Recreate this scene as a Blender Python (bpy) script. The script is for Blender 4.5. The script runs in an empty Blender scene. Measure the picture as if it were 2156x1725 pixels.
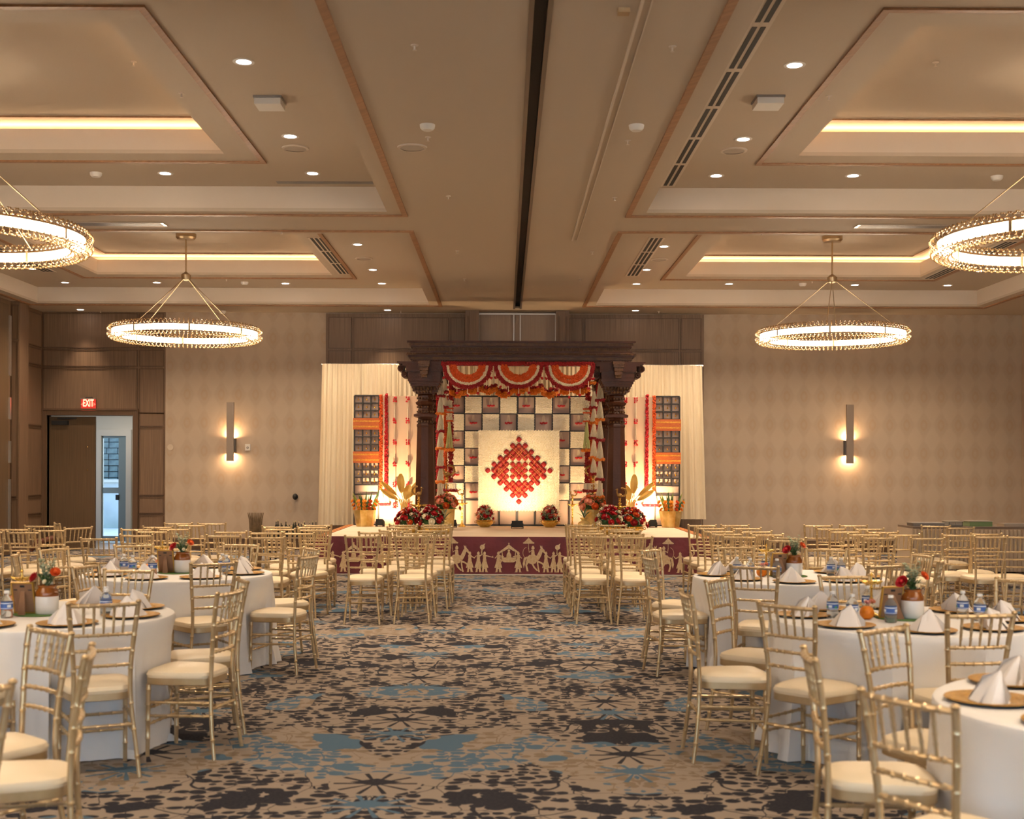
import bpy, bmesh, math, random
from math import sin, cos, pi, radians, sqrt, atan2
from mathutils import Vector, Matrix
random.seed(7)
SC = bpy.context.scene
COL = SC.collection
R = radians
# ---------------------------------------------------------------- camera
F = 2600.0; CX = 1063.0; CY = 988.0; EYE = 1.62; ROLL = R(0.21)
cam_d = bpy.data.cameras.new('camera')
cam = bpy.data.objects.new('camera', cam_d); COL.objects.link(cam)
cam.location = (0, 0, EYE)
cam.rotation_euler = (Matrix.Rotation(pi/2, 3, 'X') @ Matrix.Rotation(ROLL, 3, 'Z')).to_euler()
cam_d.sensor_fit = 'HORIZONTAL'; cam_d.sensor_width = 36.0
cam_d.lens = F/2156*36.0
cam_d.shift_x = (1078-CX)/2156; cam_d.shift_y = (CY-862.5)/2156
cam_d.clip_start = 0.1; cam_d.clip_end = 300
cam_d.dof.use_dof = True; cam_d.dof.focus_distance = 19.0; cam_d.dof.aperture_fstop = 3.3
SC.camera = cam
# ---------------------------------------------------------------- world, exposure
wd = bpy.data.worlds.new('sky'); SC.world = wd; wd.use_nodes = True
wn = wd.node_tree; wn.nodes.clear()
_o = wn.nodes.new('ShaderNodeOutputWorld'); _b = wn.nodes.new('ShaderNodeBackground'); _s = wn.nodes.new('ShaderNodeTexSky')
_s.sky_type = 'HOSEK_WILKIE'; _s.turbidity = 4.0; _s.sun_direction = (0.3, 0.5, 0.8)
_b.inputs['Strength'].default_value = 6.5
wn.links.new(_s.outputs[0], _b.inputs[0]); wn.links.new(_b.outputs[0], _o.inputs[0])
SC.view_settings.view_transform = 'Standard'; SC.view_settings.look = 'None'
SC.view_settings.exposure = 1.66; SC.view_settings.gamma = 1.0; SC.view_settings.use_curve_mapping = False
SC.cycles.use_denoising = True
SC.cycles.max_bounces = 6; SC.cycles.diffuse_bounces = 4; SC.cycles.glossy_bounces = 3
SC.cycles.transmission_bounces = 5; SC.cycles.transparent_max_bounces = 8
SC.cycles.sample_clamp_indirect = 6.0
SC.cycles.caustics_reflective = False; SC.cycles.caustics_refractive = False
WARM = (1.0, 0.66, 0.36); WARMER = (1.0, 0.64, 0.34); NEUT = (1.0, 0.79, 0.58); COOL = (0.62, 0.81, 1.0)
P_DOWN = 96.0      # each downlight spot, W
P_CHAND = 18.0     # emission strength of the chandelier tubes
P_COVE = 9.0      # emission strength of the cove strips
P_UP = 78.0       # stage uplights, W
P_SCONCE = 4.5
P_DAY = 1500.0      # daylight through the windows behind the camera

def W(px, py, D):
    "pixel of the photograph + depth -> point of the room"
    dx, dy = px-CX, py-CY
    c, s = cos(ROLL), sin(ROLL)
    ux, uy = dx*c + dy*s, -dx*s + dy*c
    return Vector((ux/F*D, D, EYE - uy/F*D))
def Dz(px, py, z):
    "depth of a point seen at a pixel whose height above the floor is z"
    dx, dy = px-CX, py-CY
    uy = -dx*sin(ROLL) + dy*cos(ROLL)
    return (EYE-z)*F/uy

# ---------------------------------------------------------------- materials
def lin(h):
    h = h.lstrip('#'); v = [int(h[i:i+2], 16)/255 for i in (0, 2, 4)]
    return tuple((c/12.92 if c <= .04045 else ((c+.055)/1.055)**2.4) for c in v) + (1,)
MATS = {}
def mat(name, col, rough=.6, metal=0.0, noise=None, bump=None, emit=None, spec=.5, trans=0, alpha=None, sss=0, coat=0):
    if name in MATS: return MATS[name]
    m = bpy.data.materials.new(name); m.use_nodes = True; MATS[name] = m
    nt = m.node_tree; b = nt.nodes['Principled BSDF']
    c = lin(col) if isinstance(col, str) else tuple(col)+(1,)
    b.inputs['Base Color'].default_value = c
    b.inputs['Roughness'].default_value = rough; b.inputs['Metallic'].default_value = metal
    b.inputs['Specular IOR Level'].default_value = spec
    if trans: b.inputs['Transmission Weight'].default_value = trans
    if coat: b.inputs['Coat Weight'].default_value = coat
    if sss:
        b.inputs['Subsurface Weight'].default_value = sss
        b.inputs['Subsurface Scale'].default_value = .02
    if alpha is not None: b.inputs['Alpha'].default_value = alpha
    if emit:
        b.inputs['Emission Color'].default_value = tuple(emit[0])+(1,); b.inputs['Emission Strength'].default_value = emit[1]
    tc = nt.nodes.new('ShaderNodeTexCoord')
    if noise:                      # (scale, second colour, [stretch])
        n = nt.nodes.new('ShaderNodeTexNoise'); n.inputs['Scale'].default_value = noise[0]; n.inputs['Detail'].default_value = 4
        src = tc.outputs['Object']
        if len(noise) > 2:
            mp = nt.nodes.new('ShaderNodeMapping'); mp.inputs['Scale'].default_value = noise[2]
            nt.links.new(src, mp.inputs[0]); src = mp.outputs[0]
        nt.links.new(src, n.inputs['Vector'])
        r = nt.nodes.new('ShaderNodeValToRGB'); r.color_ramp.elements[0].position = .35; r.color_ramp.elements[1].position = .65
        r.color_ramp.elements[0].color = c; r.color_ramp.elements[1].color = lin(noise[1])
        nt.links.new(n.outputs['Fac'], r.inputs['Fac']); nt.links.new(r.outputs['Color'], b.inputs['Base Color'])
    if bump:                       # (scale, strength, [stretch])
        n2 = nt.nodes.new('ShaderNodeTexNoise'); n2.inputs['Scale'].default_value = bump[0]; n2.inputs['Detail'].default_value = 3
        src = tc.outputs['Object']
        if len(bump) > 2:
            mp = nt.nodes.new('ShaderNodeMapping'); mp.inputs['Scale'].default_value = bump[2]
            nt.links.new(src, mp.inputs[0]); src = mp.outputs[0]
        nt.links.new(src, n2.inputs['Vector'])
        bp = nt.nodes.new('ShaderNodeBump'); bp.inputs['Strength'].default_value = bump[1]; bp.inputs['Distance'].default_value = .01
        nt.links.new(n2.outputs['Fac'], bp.inputs['Height']); nt.links.new(bp.outputs[0], b.inputs['Normal'])
    return m
def emis(name, col, strength):
    if name in MATS: return MATS[name]
    m = bpy.data.materials.new(name); m.use_nodes = True; MATS[name] = m
    nt = m.node_tree; nt.nodes.clear()
    o = nt.nodes.new('ShaderNodeOutputMaterial'); e = nt.nodes.new('ShaderNodeEmission')
    e.inputs[0].default_value = tuple(col[:3])+(1,); e.inputs[1].default_value = strength
    nt.links.new(e.outputs[0], o.inputs[0]); return m
class NB:
    "tiny shader maths builder"
    def __init__(s, nt): s.nt = nt
    def m(s, op, a, b=None, c=None):
        n = s.nt.nodes.new('ShaderNodeMath'); n.operation = op
        for i, v in enumerate((a, b, c)):
            if v is None: continue
            if isinstance(v, (int, float)): n.inputs[i].default_value = v
            else: s.nt.links.new(v, n.inputs[i])
        return n.outputs[0]
    def comb(s, x, y, z=0.0):
        n = s.nt.nodes.new('ShaderNodeCombineXYZ')
        for i, v in enumerate((x, y, z)):
            if isinstance(v, (int, float)): n.inputs[i].default_value = v
            else: s.nt.links.new(v, n.inputs[i])
        return n.outputs[0]
    def mix(s, f, a, b):
        n = s.nt.nodes.new('ShaderNodeMix'); n.data_type = 'RGBA'
        s.nt.links.new(f, n.inputs[0]) if not isinstance(f, (int, float)) else setattr(n.inputs[0], 'default_value', f)
        for i, v in ((6, a), (7, b)):
            if isinstance(v, tuple): n.inputs[i].default_value = v
            else: s.nt.links.new(v, n.inputs[i])
        return n.outputs[2]
    def noise(s, vec, scale, detail=2.0, out='Fac'):
        n = s.nt.nodes.new('ShaderNodeTexNoise'); n.inputs['Scale'].default_value = scale; n.inputs['Detail'].default_value = detail
        s.nt.links.new(vec, n.inputs['Vector']); return n.outputs[out]
    def step(s, v, lo, hi):
        n = s.nt.nodes.new('ShaderNodeMapRange'); n.interpolation_type = 'SMOOTHSTEP'
        s.nt.links.new(v, n.inputs[0]); n.inputs[1].default_value = lo; n.inputs[2].default_value = hi
        return n.outputs[0]

# ---------------------------------------------------------------- geometry helpers
class MB:
    def __init__(s): s.v = []; s.f = []; s.mi = []; s.cur = 0
    def add(s, vs, fs):
        o = len(s.v); s.v += [tuple(p) for p in vs]; s.f += [tuple(i+o for i in q) for q in fs]; s.mi += [s.cur]*len(fs); return s
    def box(s, x0, x1, y0, y1, z0, z1):
        return s.add([(x0,y0,z0),(x1,y0,z0),(x1,y1,z0),(x0,y1,z0),(x0,y0,z1),(x1,y0,z1),(x1,y1,z1),(x0,y1,z1)],
                     [(0,3,2,1),(4,5,6,7),(0,1,5,4),(1,2,6,5),(2,3,7,6),(3,0,4,7)])
    def cbox(s, c, d, rz=0, rx=0):
        M = Matrix.Translation(c) @ Matrix.Rotation(rz, 4, 'Z') @ Matrix.Rotation(rx, 4, 'X')
        vs = [M @ Vector((a*d[0]/2, b*d[1]/2, e*d[2]/2)) for a, b, e in ((-1,-1,-1),(1,-1,-1),(1,1,-1),(-1,1,-1),(-1,-1,1),(1,-1,1),(1,1,1),(-1,1,1))]
        return s.add(vs, [(0,3,2,1),(4,5,6,7),(0,1,5,4),(1,2,6,5),(2,3,7,6),(3,0,4,7)])
    def tube(s, pts, r, n=8, cap=True, flat=1.0):
        pts = [Vector(p) for p in pts]; m = len(pts)
        rs = r if isinstance(r, (list, tuple)) else [r]*m
        vs = []; up = None
        for i, p in enumerate(pts):
            t = (pts[min(i+1, m-1)] - pts[max(i-1, 0)]).normalized()
            if up is None:
                up = Vector((0,0,1)) if abs(t.z) < .9 else Vector((0,1,0))
            a = t.cross(up).normalized(); b = a.cross(t).normalized(); up = b
            for k in range(n):
                q = 2*pi*k/n; vs.append(p + a*cos(q)*rs[i] + b*sin(q)*rs[i]*flat)
        fs = [(i*n+k, i*n+(k+1) % n, (i+1)*n+(k+1) % n, (i+1)*n+k) for i in range(m-1) for k in range(n)]
        if cap: fs += [tuple(range(n-1, -1, -1)), tuple((m-1)*n+k for k in range(n))]
        return s.add(vs, fs)
    def lathe(s, prof, c=(0,0,0), n=16, cap=True, sx=1, sy=1, off=0):
        "prof: list of (radius, z)"
        vs = []; m = len(prof)
        for r, z in prof:
            for k in range(n):
                q = 2*pi*k/n+off; vs.append((c[0]+r*cos(q)*sx, c[1]+r*sin(q)*sy, c[2]+z))
        fs = [(i*n+k, i*n+(k+1) % n, (i+1)*n+(k+1) % n, (i+1)*n+k) for i in range(m-1) for k in range(n)]
        if cap: fs += [tuple(range(n-1, -1, -1)), tuple((m-1)*n+k for k in range(n))]
        return s.add(vs, fs)
    def torus(s, c, R_, r, n=24, m=8, axis='Z'):
        vs = []
        for i in range(n):
            a = 2*pi*i/n
            for k in range(m):
                b = 2*pi*k/m; rr = R_+r*cos(b); x, y, z = rr*cos(a), rr*sin(a), r*sin(b)
                if axis == 'Y': x, y, z = x, z, y
                vs.append((c[0]+x, c[1]+y, c[2]+z))
        return s.add(vs, [(i*m+k, ((i+1) % n)*m+k, ((i+1) % n)*m+(k+1) % m, i*m+(k+1) % m) for i in range(n) for k in range(m)])
    def ball(s, c, r, n=8, m=6, sc=(1,1,1)):
        vs = [(c[0], c[1], c[2]-r*sc[2])]
        for j in range(1, m):
            a = -pi/2+pi*j/m
            for k in range(n):
                q = 2*pi*k/n; vs.append((c[0]+r*cos(a)*cos(q)*sc[0], c[1]+r*cos(a)*sin(q)*sc[1], c[2]+r*sin(a)*sc[2]))
        vs.append((c[0], c[1], c[2]+r*sc[2])); L = len(vs)-1
        fs = [(0, 1+(k+1) % n, 1+k) for k in range(n)]
        fs += [(1+(j-1)*n+k, 1+(j-1)*n+(k+1) % n, 1+j*n+(k+1) % n, 1+j*n+k) for j in range(1, m-1) for k in range(n)]
        fs += [(1+(m-2)*n+k, 1+(m-2)*n+(k+1) % n, L) for k in range(n)]
        return s.add(vs, fs)
    def blob(s, c, r, sc=(1,1,1)):
        "cheap 8-faced bumpy petal cluster"
        p = [Vector((1,0,0)),Vector((-1,0,0)),Vector((0,1,0)),Vector((0,-1,0)),Vector((0,0,1)),Vector((0,0,-1))]
        M = Matrix.Rotation(random.random()*6, 3, 'Z') @ Matrix.Rotation(random.random()*6, 3, 'X')
        vs = []
        for q in p:
            q = M @ q; vs.append((c[0]+q.x*r*sc[0], c[1]+q.y*r*sc[1], c[2]+q.z*r*sc[2]))
        return s.add(vs, [(0,2,4),(2,1,4),(1,3,4),(3,0,4),(2,0,5),(1,2,5),(3,1,5),(0,3,5)])
    def poly(s, pts, y0, y1):
        "polygon in XZ extruded along Y"
        n = len(pts); vs = [(x, y0, z) for x, z in pts]+[(x, y1, z) for x, z in pts]
        return s.add(vs, [tuple(range(n)), tuple(range(2*n-1, n-1, -1))]+[(i, n+i, n+(i+1) % n, (i+1) % n) for i in range(n)])
    def build(s, name, m, parent=None, smooth=True, loc=None):
        me = bpy.data.meshes.new(name); me.from_pydata(s.v, [], s.f)
        for mm in (m if isinstance(m, (list, tuple)) else [m]): me.materials.append(mm)
        if any(s.mi): me.polygons.foreach_set('material_index', s.mi)
        if smooth:
            me.polygons.foreach_set('use_smooth', [True]*len(me.polygons))
            try: me.set_sharp_from_angle(angle=R(38))
            except Exception: pass
        me.update(); me.validate()
        o = bpy.data.objects.new(name, me); COL.objects.link(o)
        if parent: o.parent = parent
        if loc: o.location = loc
        return o
def tag(o, label=None, cat=None, group=None, kind=None):
    if label: o['label'] = label
    if cat: o['category'] = cat
    if group: o['group'] = group
    if kind: o['kind'] = kind
    return o
def thing(name, label, cat, loc=(0,0,0), rz=0, group=None):
    o = bpy.data.objects.new(name, None); COL.objects.link(o); o.empty_display_size = .1
    o.location = loc; o.rotation_euler = (0, 0, rz); return tag(o, label, cat, group)
def copy_tree(o, parent=None):
    c = o.copy(); COL.objects.link(c)
    if parent: c.parent = parent
    for ch in KIDS.get(o.name, ()): copy_tree(ch, c)
    return c
KIDS = {}
def register(o):
    "remember the tree below a prototype so that copies are quick"
    for ob in COL.objects:
        if ob.parent: KIDS.setdefault(ob.parent.name, [])
    def rec(p):
        KIDS[p.name] = [c for c in COL.objects if c.parent == p]
        for c in KIDS[p.name]: rec(c)
    rec(o); return o
def struct(mb, name, m, smooth=False, parent=None):
    o = mb.build(name, m, parent, smooth)
    if not parent: o['kind'] = 'structure'
    return o
def light(name, typ, loc, energy, col, parent=None, rot=(0,0,0), size=.1, spot=None, blend=.5, shape=None, size_y=None):
    d = bpy.data.lights.new(name, typ); d.energy = energy; d.color = col
    if typ == 'AREA':
        d.size = size
        if shape: d.shape = shape
        if size_y: d.size_y = size_y
    else: d.shadow_soft_size = size
    if spot: d.spot_size = spot; d.spot_blend = blend
    o = bpy.data.objects.new(name, d); COL.objects.link(o); o.location = loc; o.rotation_euler = rot
    if parent: o.parent = parent
    return o
# ================================================================ materials of the room
def carpet_mat():
    m = bpy.data.materials.new('floral_carpet'); m.use_nodes = True; nt = m.node_tree; b = nt.nodes['Principled BSDF']
    nb = NB(nt); tc = nt.nodes.new('ShaderNodeTexCoord'); sp = nt.nodes.new('ShaderNodeSeparateXYZ'); nt.links.new(tc.outputs['Object'], sp.inputs[0])
    x, y = sp.outputs[0], sp.outputs[1]
    wob = nb.noise(tc.outputs['Object'], 3.0, 2)
    # mirrored coordinate: pattern is symmetric about lines 1.36 m apart
    xm = nb.m('PINGPONG', nb.m('ADD', x, 100*1.36+.66), 1.36)
    ym = y
    vec = nb.comb(xm, ym)
    wv = nt.nodes.new('ShaderNodeVectorMath'); wv.operation = 'ADD'
    nz = nt.nodes.new('ShaderNodeTexNoise'); nz.inputs['Scale'].default_value = 5.0; nz.inputs['Detail'].default_value = 2
    nt.links.new(vec, nz.inputs['Vector'])
    sc = nt.nodes.new('ShaderNodeVectorMath'); sc.operation = 'SCALE'; sc.inputs['Scale'].default_value = .06
    nt.links.new(nz.outputs['Color'], sc.inputs[0]); nt.links.new(vec, wv.inputs[0]); nt.links.new(sc.outputs[0], wv.inputs[1])
    wvec = wv.outputs[0]
    def vor(vecx, scale, feature='F1', rnd=.75, dist='EUCLIDEAN'):
        v = nt.nodes.new('ShaderNodeTexVoronoi'); v.feature = feature; v.distance = dist
        v.inputs['Scale'].default_value = scale; v.inputs['Randomness'].default_value = rnd
        nt.links.new(vecx, v.inputs['Vector']); return v
    # leaf rows (lens shaped dabs)
    vec2 = nb.comb(nb.m('MULTIPLY', nb.m('ADD', xm, nb.m('MULTIPLY', wob, .15)), .8), ym)
    v1 = vor(vec2, 14.0, rnd=.62)
    sepc = nt.nodes.new('ShaderNodeSeparateColor'); nt.links.new(v1.outputs['Color'], sepc.inputs[0])
    rad = nb.m('ADD', .36, nb.m('MULTIPLY', sepc.outputs[0], .24))
    leaf = nb.m('LESS_THAN', v1.outputs['Distance'], rad)
    # vines
    v2 = vor(wvec, 4.2, 'DISTANCE_TO_EDGE', .9)
    vine = nb.m('LESS_THAN', v2.outputs['Distance'], .011)
    v3 = vor(wvec, 2.2, 'SMOOTH_F1', 1.0)
    arcs = nb.m('LESS_THAN', nb.m('ABSOLUTE', nb.m('SUBTRACT', v3.outputs['Distance'], .42)), .009)
    # big blossoms
    bl = nb.noise(vec, 1.9, 3.0); lob = nb.noise(vec, 7.0, 1.0)
    big = nb.m('GREATER_THAN', nb.m('ADD', bl, nb.m('MULTIPLY', lob, .16)), .665)
    hole = nb.m('GREATER_THAN', nb.noise(vec, 2.7, 1.0), .66)
    # zones
    z1 = nb.noise(nb.comb(nb.m('ADD', xm, 7.3), ym, 3.0), .95, 1.5)
    z2 = nb.noise(nb.comb(nb.m('ADD', xm, 1.1), ym, 9.0), 1.3, 1.5)
    z3 = nb.noise(nb.comb(xm, ym, 21.0), 1.1, 1.0)
    # starry palmettes in brick order
    def palm(cx0, cy0):
        lx = nb.m('SUBTRACT', nb.m('WRAP', nb.m('SUBTRACT', x, cx0), 1.36, -1.36), 0.0)
        ly = nb.m('WRAP', nb.m('SUBTRACT', y, cy0), .8, -.8)
        r = nb.m('SQRT', nb.m('ADD', nb.m('MULTIPLY', lx, lx), nb.m('MULTIPLY', ly, ly)))
        th = nb.m('ARCTAN2', ly, lx)
        ray = nb.m('GREATER_THAN', nb.m('ABSOLUTE', nb.m('COSINE', nb.m('MULTIPLY', th, 5.0))), nb.m('ADD', .84, nb.m('MULTIPLY', r, .55)))
        rays = nb.m('MULTIPLY', ray, nb.m('LESS_THAN', r, .215))
        core = nb.m('LESS_THAN', nb.m('ADD', nb.m('ABSOLUTE', nb.m('MULTIPLY', lx, .55)), nb.m('ABSOLUTE', nb.m('SUBTRACT', ly, .03))), .075)
        return nb.m('MAXIMUM', rays, core), nb.m('LESS_THAN', r, .24)
    pa, ca = palm(-.66, 7.95); pb, cb = palm(.70, 7.0)
    pc, cc = palm(-.66, 7.53); pd, cd = palm(.70, 6.6)
    navy_p = nb.m('MAXIMUM', pa, pb); blue_p = nb.m('MAXIMUM', pc, pd); clear = nb.m('MAXIMUM', ca, cb)
    base = lin('#9c8d7e'); navy = lin('#0f1828'); blue = lin('#4a6a80'); taupe = lin('#84735f')
    notclear = nb.m('SUBTRACT', 1.0, clear)
    shape = nb.m('MAXIMUM', leaf, nb.m('MAXIMUM', vine, arcs))
    shape = nb.m('MULTIPLY', shape, notclear)
    isnavy = nb.m('GREATER_THAN', z1, .44); isblue = nb.m('GREATER_THAN', z2, .5)
    thin = nb.m('GREATER_THAN', z3, .2)
    col = nb.mix(isblue, taupe, blue); col = nb.mix(isnavy, col, navy)
    out = nb.mix(nb.m('MULTIPLY', shape, thin), base, col)
    c2 = nb.mix(isnavy, blue, navy)
    out = nb.mix(nb.m('MULTIPLY', nb.m('MULTIPLY', big, nb.m('SUBTRACT', 1.0, hole)), notclear), out, c2)
    out = nb.mix(nb.m('MULTIPLY', blue_p, notclear), out, blue)
    out = nb.mix(navy_p, out, navy)
    pile = nb.noise(tc.outputs['Object'], 60, 2)
    out = nb.mix(nb.m('MULTIPLY', pile, .16), out, base)
    nt.links.new(out, b.inputs['Base Color']); b.inputs['Roughness'].default_value = .95; b.inputs['Specular IOR Level'].default_value = .15
    bp = nt.nodes.new('ShaderNodeBump'); bp.inputs['Strength'].default_value = .4; bp.inputs['Distance'].default_value = .004
    nt.links.new(nb.noise(tc.outputs['Object'], 220, 2), bp.inputs['Height']); nt.links.new(bp.outputs[0], b.inputs['Normal'])
    return m
def wallpaper_mat():
    m = bpy.data.materials.new('ogee_wallpaper'); m.use_nodes = True; nt = m.node_tree; b = nt.nodes['Principled BSDF']
    nb = NB(nt); tc = nt.nodes.new('ShaderNodeTexCoord'); sp = nt.nodes.new('ShaderNodeSeparateXYZ'); nt.links.new(tc.outputs['Object'], sp.inputs[0])
    x = nb.m('ADD', sp.outputs[0], sp.outputs[1]); z = sp.outputs[2]
    w = .34; h = .56
    g = nb.m('ADD', nb.m('COSINE', nb.m('MULTIPLY', x, 2*pi/w)), nb.m('COSINE', nb.m('MULTIPLY', z, 2*pi/h)))
    f = nb.m('MULTIPLY', nb.step(g, -.5, .4), .26)
    l2 = nb.m('SUBTRACT', 1.0, nb.step(nb.m('ABSOLUTE', nb.m('ADD', g, 1.55)), .0, .5))
    weave = nb.noise(nb.comb(nb.m('MULTIPLY', x, 12), nb.m('MULTIPLY', z, 90)), 1.0, 3)
    out = nb.mix(f, lin('#b09c86'), lin('#c6b29b'))
    out = nb.mix(nb.m('MULTIPLY', l2, .34), out, lin('#aa8a68'))
    out = nb.mix(nb.m('MULTIPLY', weave, .25), out, lin('#a8937d'))
    nt.links.new(out, b.inputs['Base Color']); b.inputs['Roughness'].default_value = .55; b.inputs['Specular IOR Level'].default_value = .3
    return m
def grainwood(name, a, b_, rough=.5, dens=120):
    m = bpy.data.materials.new(name); m.use_nodes = True; nt = m.node_tree; b = nt.nodes['Principled BSDF']
    nb = NB(nt); tc = nt.nodes.new('ShaderNodeTexCoord'); sp = nt.nodes.new('ShaderNodeSeparateXYZ'); nt.links.new(tc.outputs['Object'], sp.inputs[0])
    v = nb.comb(nb.m('MULTIPLY', nb.m('ADD', sp.outputs[0], nb.m('MULTIPLY', sp.outputs[1], 1.0)), dens), 0.0, nb.m('MULTIPLY', sp.outputs[2], 1.2))
    g = nb.noise(v, 1.0, 4)
    out = nb.mix(nb.step(g, .3, .7), lin(a), lin(b_))
    nt.links.new(out, b.inputs['Base Color']); b.inputs['Roughness'].default_value = rough; b.inputs['Specular IOR Level'].default_value = .35
    return m
M_CARPET = carpet_mat(); M_PAPER = wallpaper_mat()
M_PANEL = grainwood('striated_wood_panel', '#66503d', '#836850'); M_PANELD = grainwood('dark_wood_door', '#57442f', '#695239')
M_PANELF = grainwood('panel_moulding', '#584330', '#684f3a', .45)
M_CEIL = mat('ceiling_paint', '#beae9a', .75, bump=(40, .03), spec=.25)
M_CEILW = mat('soffit_paint', '#d0c2b1', .7, spec=.25)
M_TRIM = grainwood('ceiling_wood_trim', '#8f6848', '#a67b56', .45, 20)
M_BLACK = mat('matt_black', '#141312', .6); M_METALG = mat('grey_metal', '#8d8680', .4, .7)
M_WHITE = mat('white_plastic', '#d9d3ca', .5)
M_SILVER = mat('silver_track', '#cfc6ba', .3, .9)

# ================================================================ room shell
XL, XR, YF, YB = -9.19, 10.25, 24.5, -5.5
Z0, Z1, ZL, Z3 = 4.71, 5.01, 5.27, 5.355
struct(MB().box(XL-.2, XR+.2, YB, YF+.01, -.1, 0), 'floor', M_CARPET)

# back wall with the doorway cut out
DX0, DX1, DZ = -9.08, -7.37, 2.655
WX = (348-CX)/F*YF     # edge of wood / wallpaper
C0, C1 = (686-CX)/F*YF, (1480-CX)/F*YF
wb = MB()
wb.box(XL-.2, DX0, YF, YF+.2, 0, 4.8); wb.box(DX0, DX1, YF, YF+.2, DZ, 4.8); wb.box(DX1, WX, YF, YF+.2, 0, 4.8)
wb.cur = 1; wb.box(WX, XR+.2, YF, YF+.2, 0, 4.8)
wall_back = struct(wb, 'wall_back', [M_PANEL, M_PAPER])
def panels(parent, xs, zs, y, depth=.022, skip=()):
    "raised mouldings of a panelled wall, plus one panel for each field"
    for i in range(len(xs)-1):
        for j in range(len(zs)-1):
            if (i, j) in skip: continue
            x0, x1, z0, z1 = xs[i]+.035, xs[i+1]-.035, zs[j]+.035, zs[j+1]-.035
            if x1-x0 < .05 or z1-z0 < .05: continue
            MB().box(x0, x1, y-depth*.55, y, z0, z1).build('panel', M_PANEL, parent, False)
            f = MB(); w = .018
            f.box(x0-w, x0, y-depth, y, z0-w, z1+w).box(x1, x1+w, y-depth, y, z0-w, z1+w)
            f.box(x0, x1, y-depth, y, z0-w, z0).box(x0, x1, y-depth, y, z1, z1+w)
            f.build('panel_moulding', M_PANELF, parent, False)
def zy(py): return EYE-(py-CY)/F*YF
def xx(px): return (px-CX)/F*YF
panels(wall_back, [xx(88), xx(291), xx(347)], [zy(876), zy(777), zy(738), zy(661)], YF)
panels(wall_back, [xx(291), xx(347)], [0, zy(1086), zy(1048), zy(903), zy(870)], YF)
# centre panelling behind the stage
cw = MB().box(C0, C1, YF-.05, YF, 0, zy(662)); cwo = struct(cw, 'wall_centre', M_PANEL)
panels(cwo, [C0+.03, xx(742), xx(946), xx(980)], [zy(1158), zy(1048), zy(738), zy(668)], YF-.05)
panels(cwo, [xx(1195), xx(1228), xx(1430), C1-.03], [zy(1158), zy(1048), zy(738), zy(668)], YF-.05)
# pocket of the folding partition
M_PANELL = grainwood('pale_partition_panel', '#8d7764', '#9d8672')
pk = struct(MB().box(xx(980), xx(1008), YF-.45, YF-.05, 0, 4.71).box(xx(1168), xx(1195), YF-.45, YF-.05, 0, 4.71).box(xx(1008), xx(1168), YF-.2, YF-.05, 0, 4.71), 'trim_partition_pocket', M_PANEL)
for a, b in ((1009, 1080), (1082, 1093), (1095, 1167)):
    MB().box(xx(a), xx(b), YF-.24, YF-.2, 0.02, 4.66).build('partition_panel', M_PANELL, pk, False)
tr = MB()
for a in (1006.5, 1079.5, 1093, 1166.5): tr.box(xx(a), xx(a)+.02, YF-.27, YF-.24, .02, 4.67)
tr.box(xx(1007), xx(1167), YF-.27, YF-.2, 4.65, 4.68)
tr.build('silver_track', M_SILVER, pk, False)['label'] = 'thin silver edge profiles of the folding partition'
fl = MB()
for a, b in ((984, 988), (1172, 1176), (1187, 1191)): fl.box(xx(a), xx(b), YF-.47, YF-.45, .3, 4.6)
fl.build('panel_moulding', M_PANELF, pk, False)
# baseboards
struct(MB().box(WX, C0, YF-.03, YF, 0, .2).box(WX, C0, YF-.035, YF, .2, .225), 'baseboard_back_left', M_PANELF)
struct(MB().box(C1, XR, YF-.03, YF, 0, .2).box(C1, XR, YF-.035, YF, .2, .225), 'baseboard_back_right', M_PANELF)
# left wall: wood panelling with a pilaster and the stacked folding partition
wl = struct(MB().box(XL-.2, XL, YB, YF, 0, 4.75), 'wall_left', M_PANEL)
def panels_x(parent, ys, zs, x, sgn=1, depth=.022):
    for i in range(len(ys)-1):
        for j in range(len(zs)-1):
            y0, y1, z0, z1 = ys[i]+.035, ys[i+1]-.035, zs[j]+.035, zs[j+1]-.035
            MB().box(min(x, x+sgn*depth*.55), max(x, x+sgn*depth*.55), y0, y1, z0, z1).build('panel', M_PANEL, parent, False)
            f = MB(); w = .018; a, b = min(x, x+sgn*depth), max(x, x+sgn*depth)
            f.box(a, b, y0-w, y0, z0-w, z1+w).box(a, b, y1, y1+w, z0-w, z1+w).box(a, b, y0, y1, z0-w, z0).box(a, b, y0, y1, z1, z1+w)
            f.build('panel_moulding', M_PANELF, parent, False)
ZS = [.02, zy(1086), zy(1048), zy(903), zy(777), zy(738), 4.66]
panels_x(wl, [23.45, 24.47], ZS, XL)
for k in range(9): panels_x(wl, [YB+.1+k*2.95, YB+.1+(k+1)*2.95-.1], [.02, 3.6, 4.66], XL)
pil = struct(MB().box(XL, XL+.16, 22.95, 23.4, 0, 4.71), 'trim_pilaster', M_PANEL)
panels(pil, [XL+.0, XL+.16], [.02, zy(1048), zy(738), 4.66], 22.95)
fp = struct(MB().box(XL, XL+.1, 21.2, 22.6, .03, 4.6), 'trim_folding_partition', M_PANELD)
tk = MB()
for z0, z1 in ((.4, 1.4), (1.7, 2.1), (2.5, 2.9), (3.3, 4.4)): tk.box(XL+.1, XL+.13, 22.6, 22.66, z0, z1)
tk.build('hinge_strip', M_SILVER, fp, False)
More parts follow.
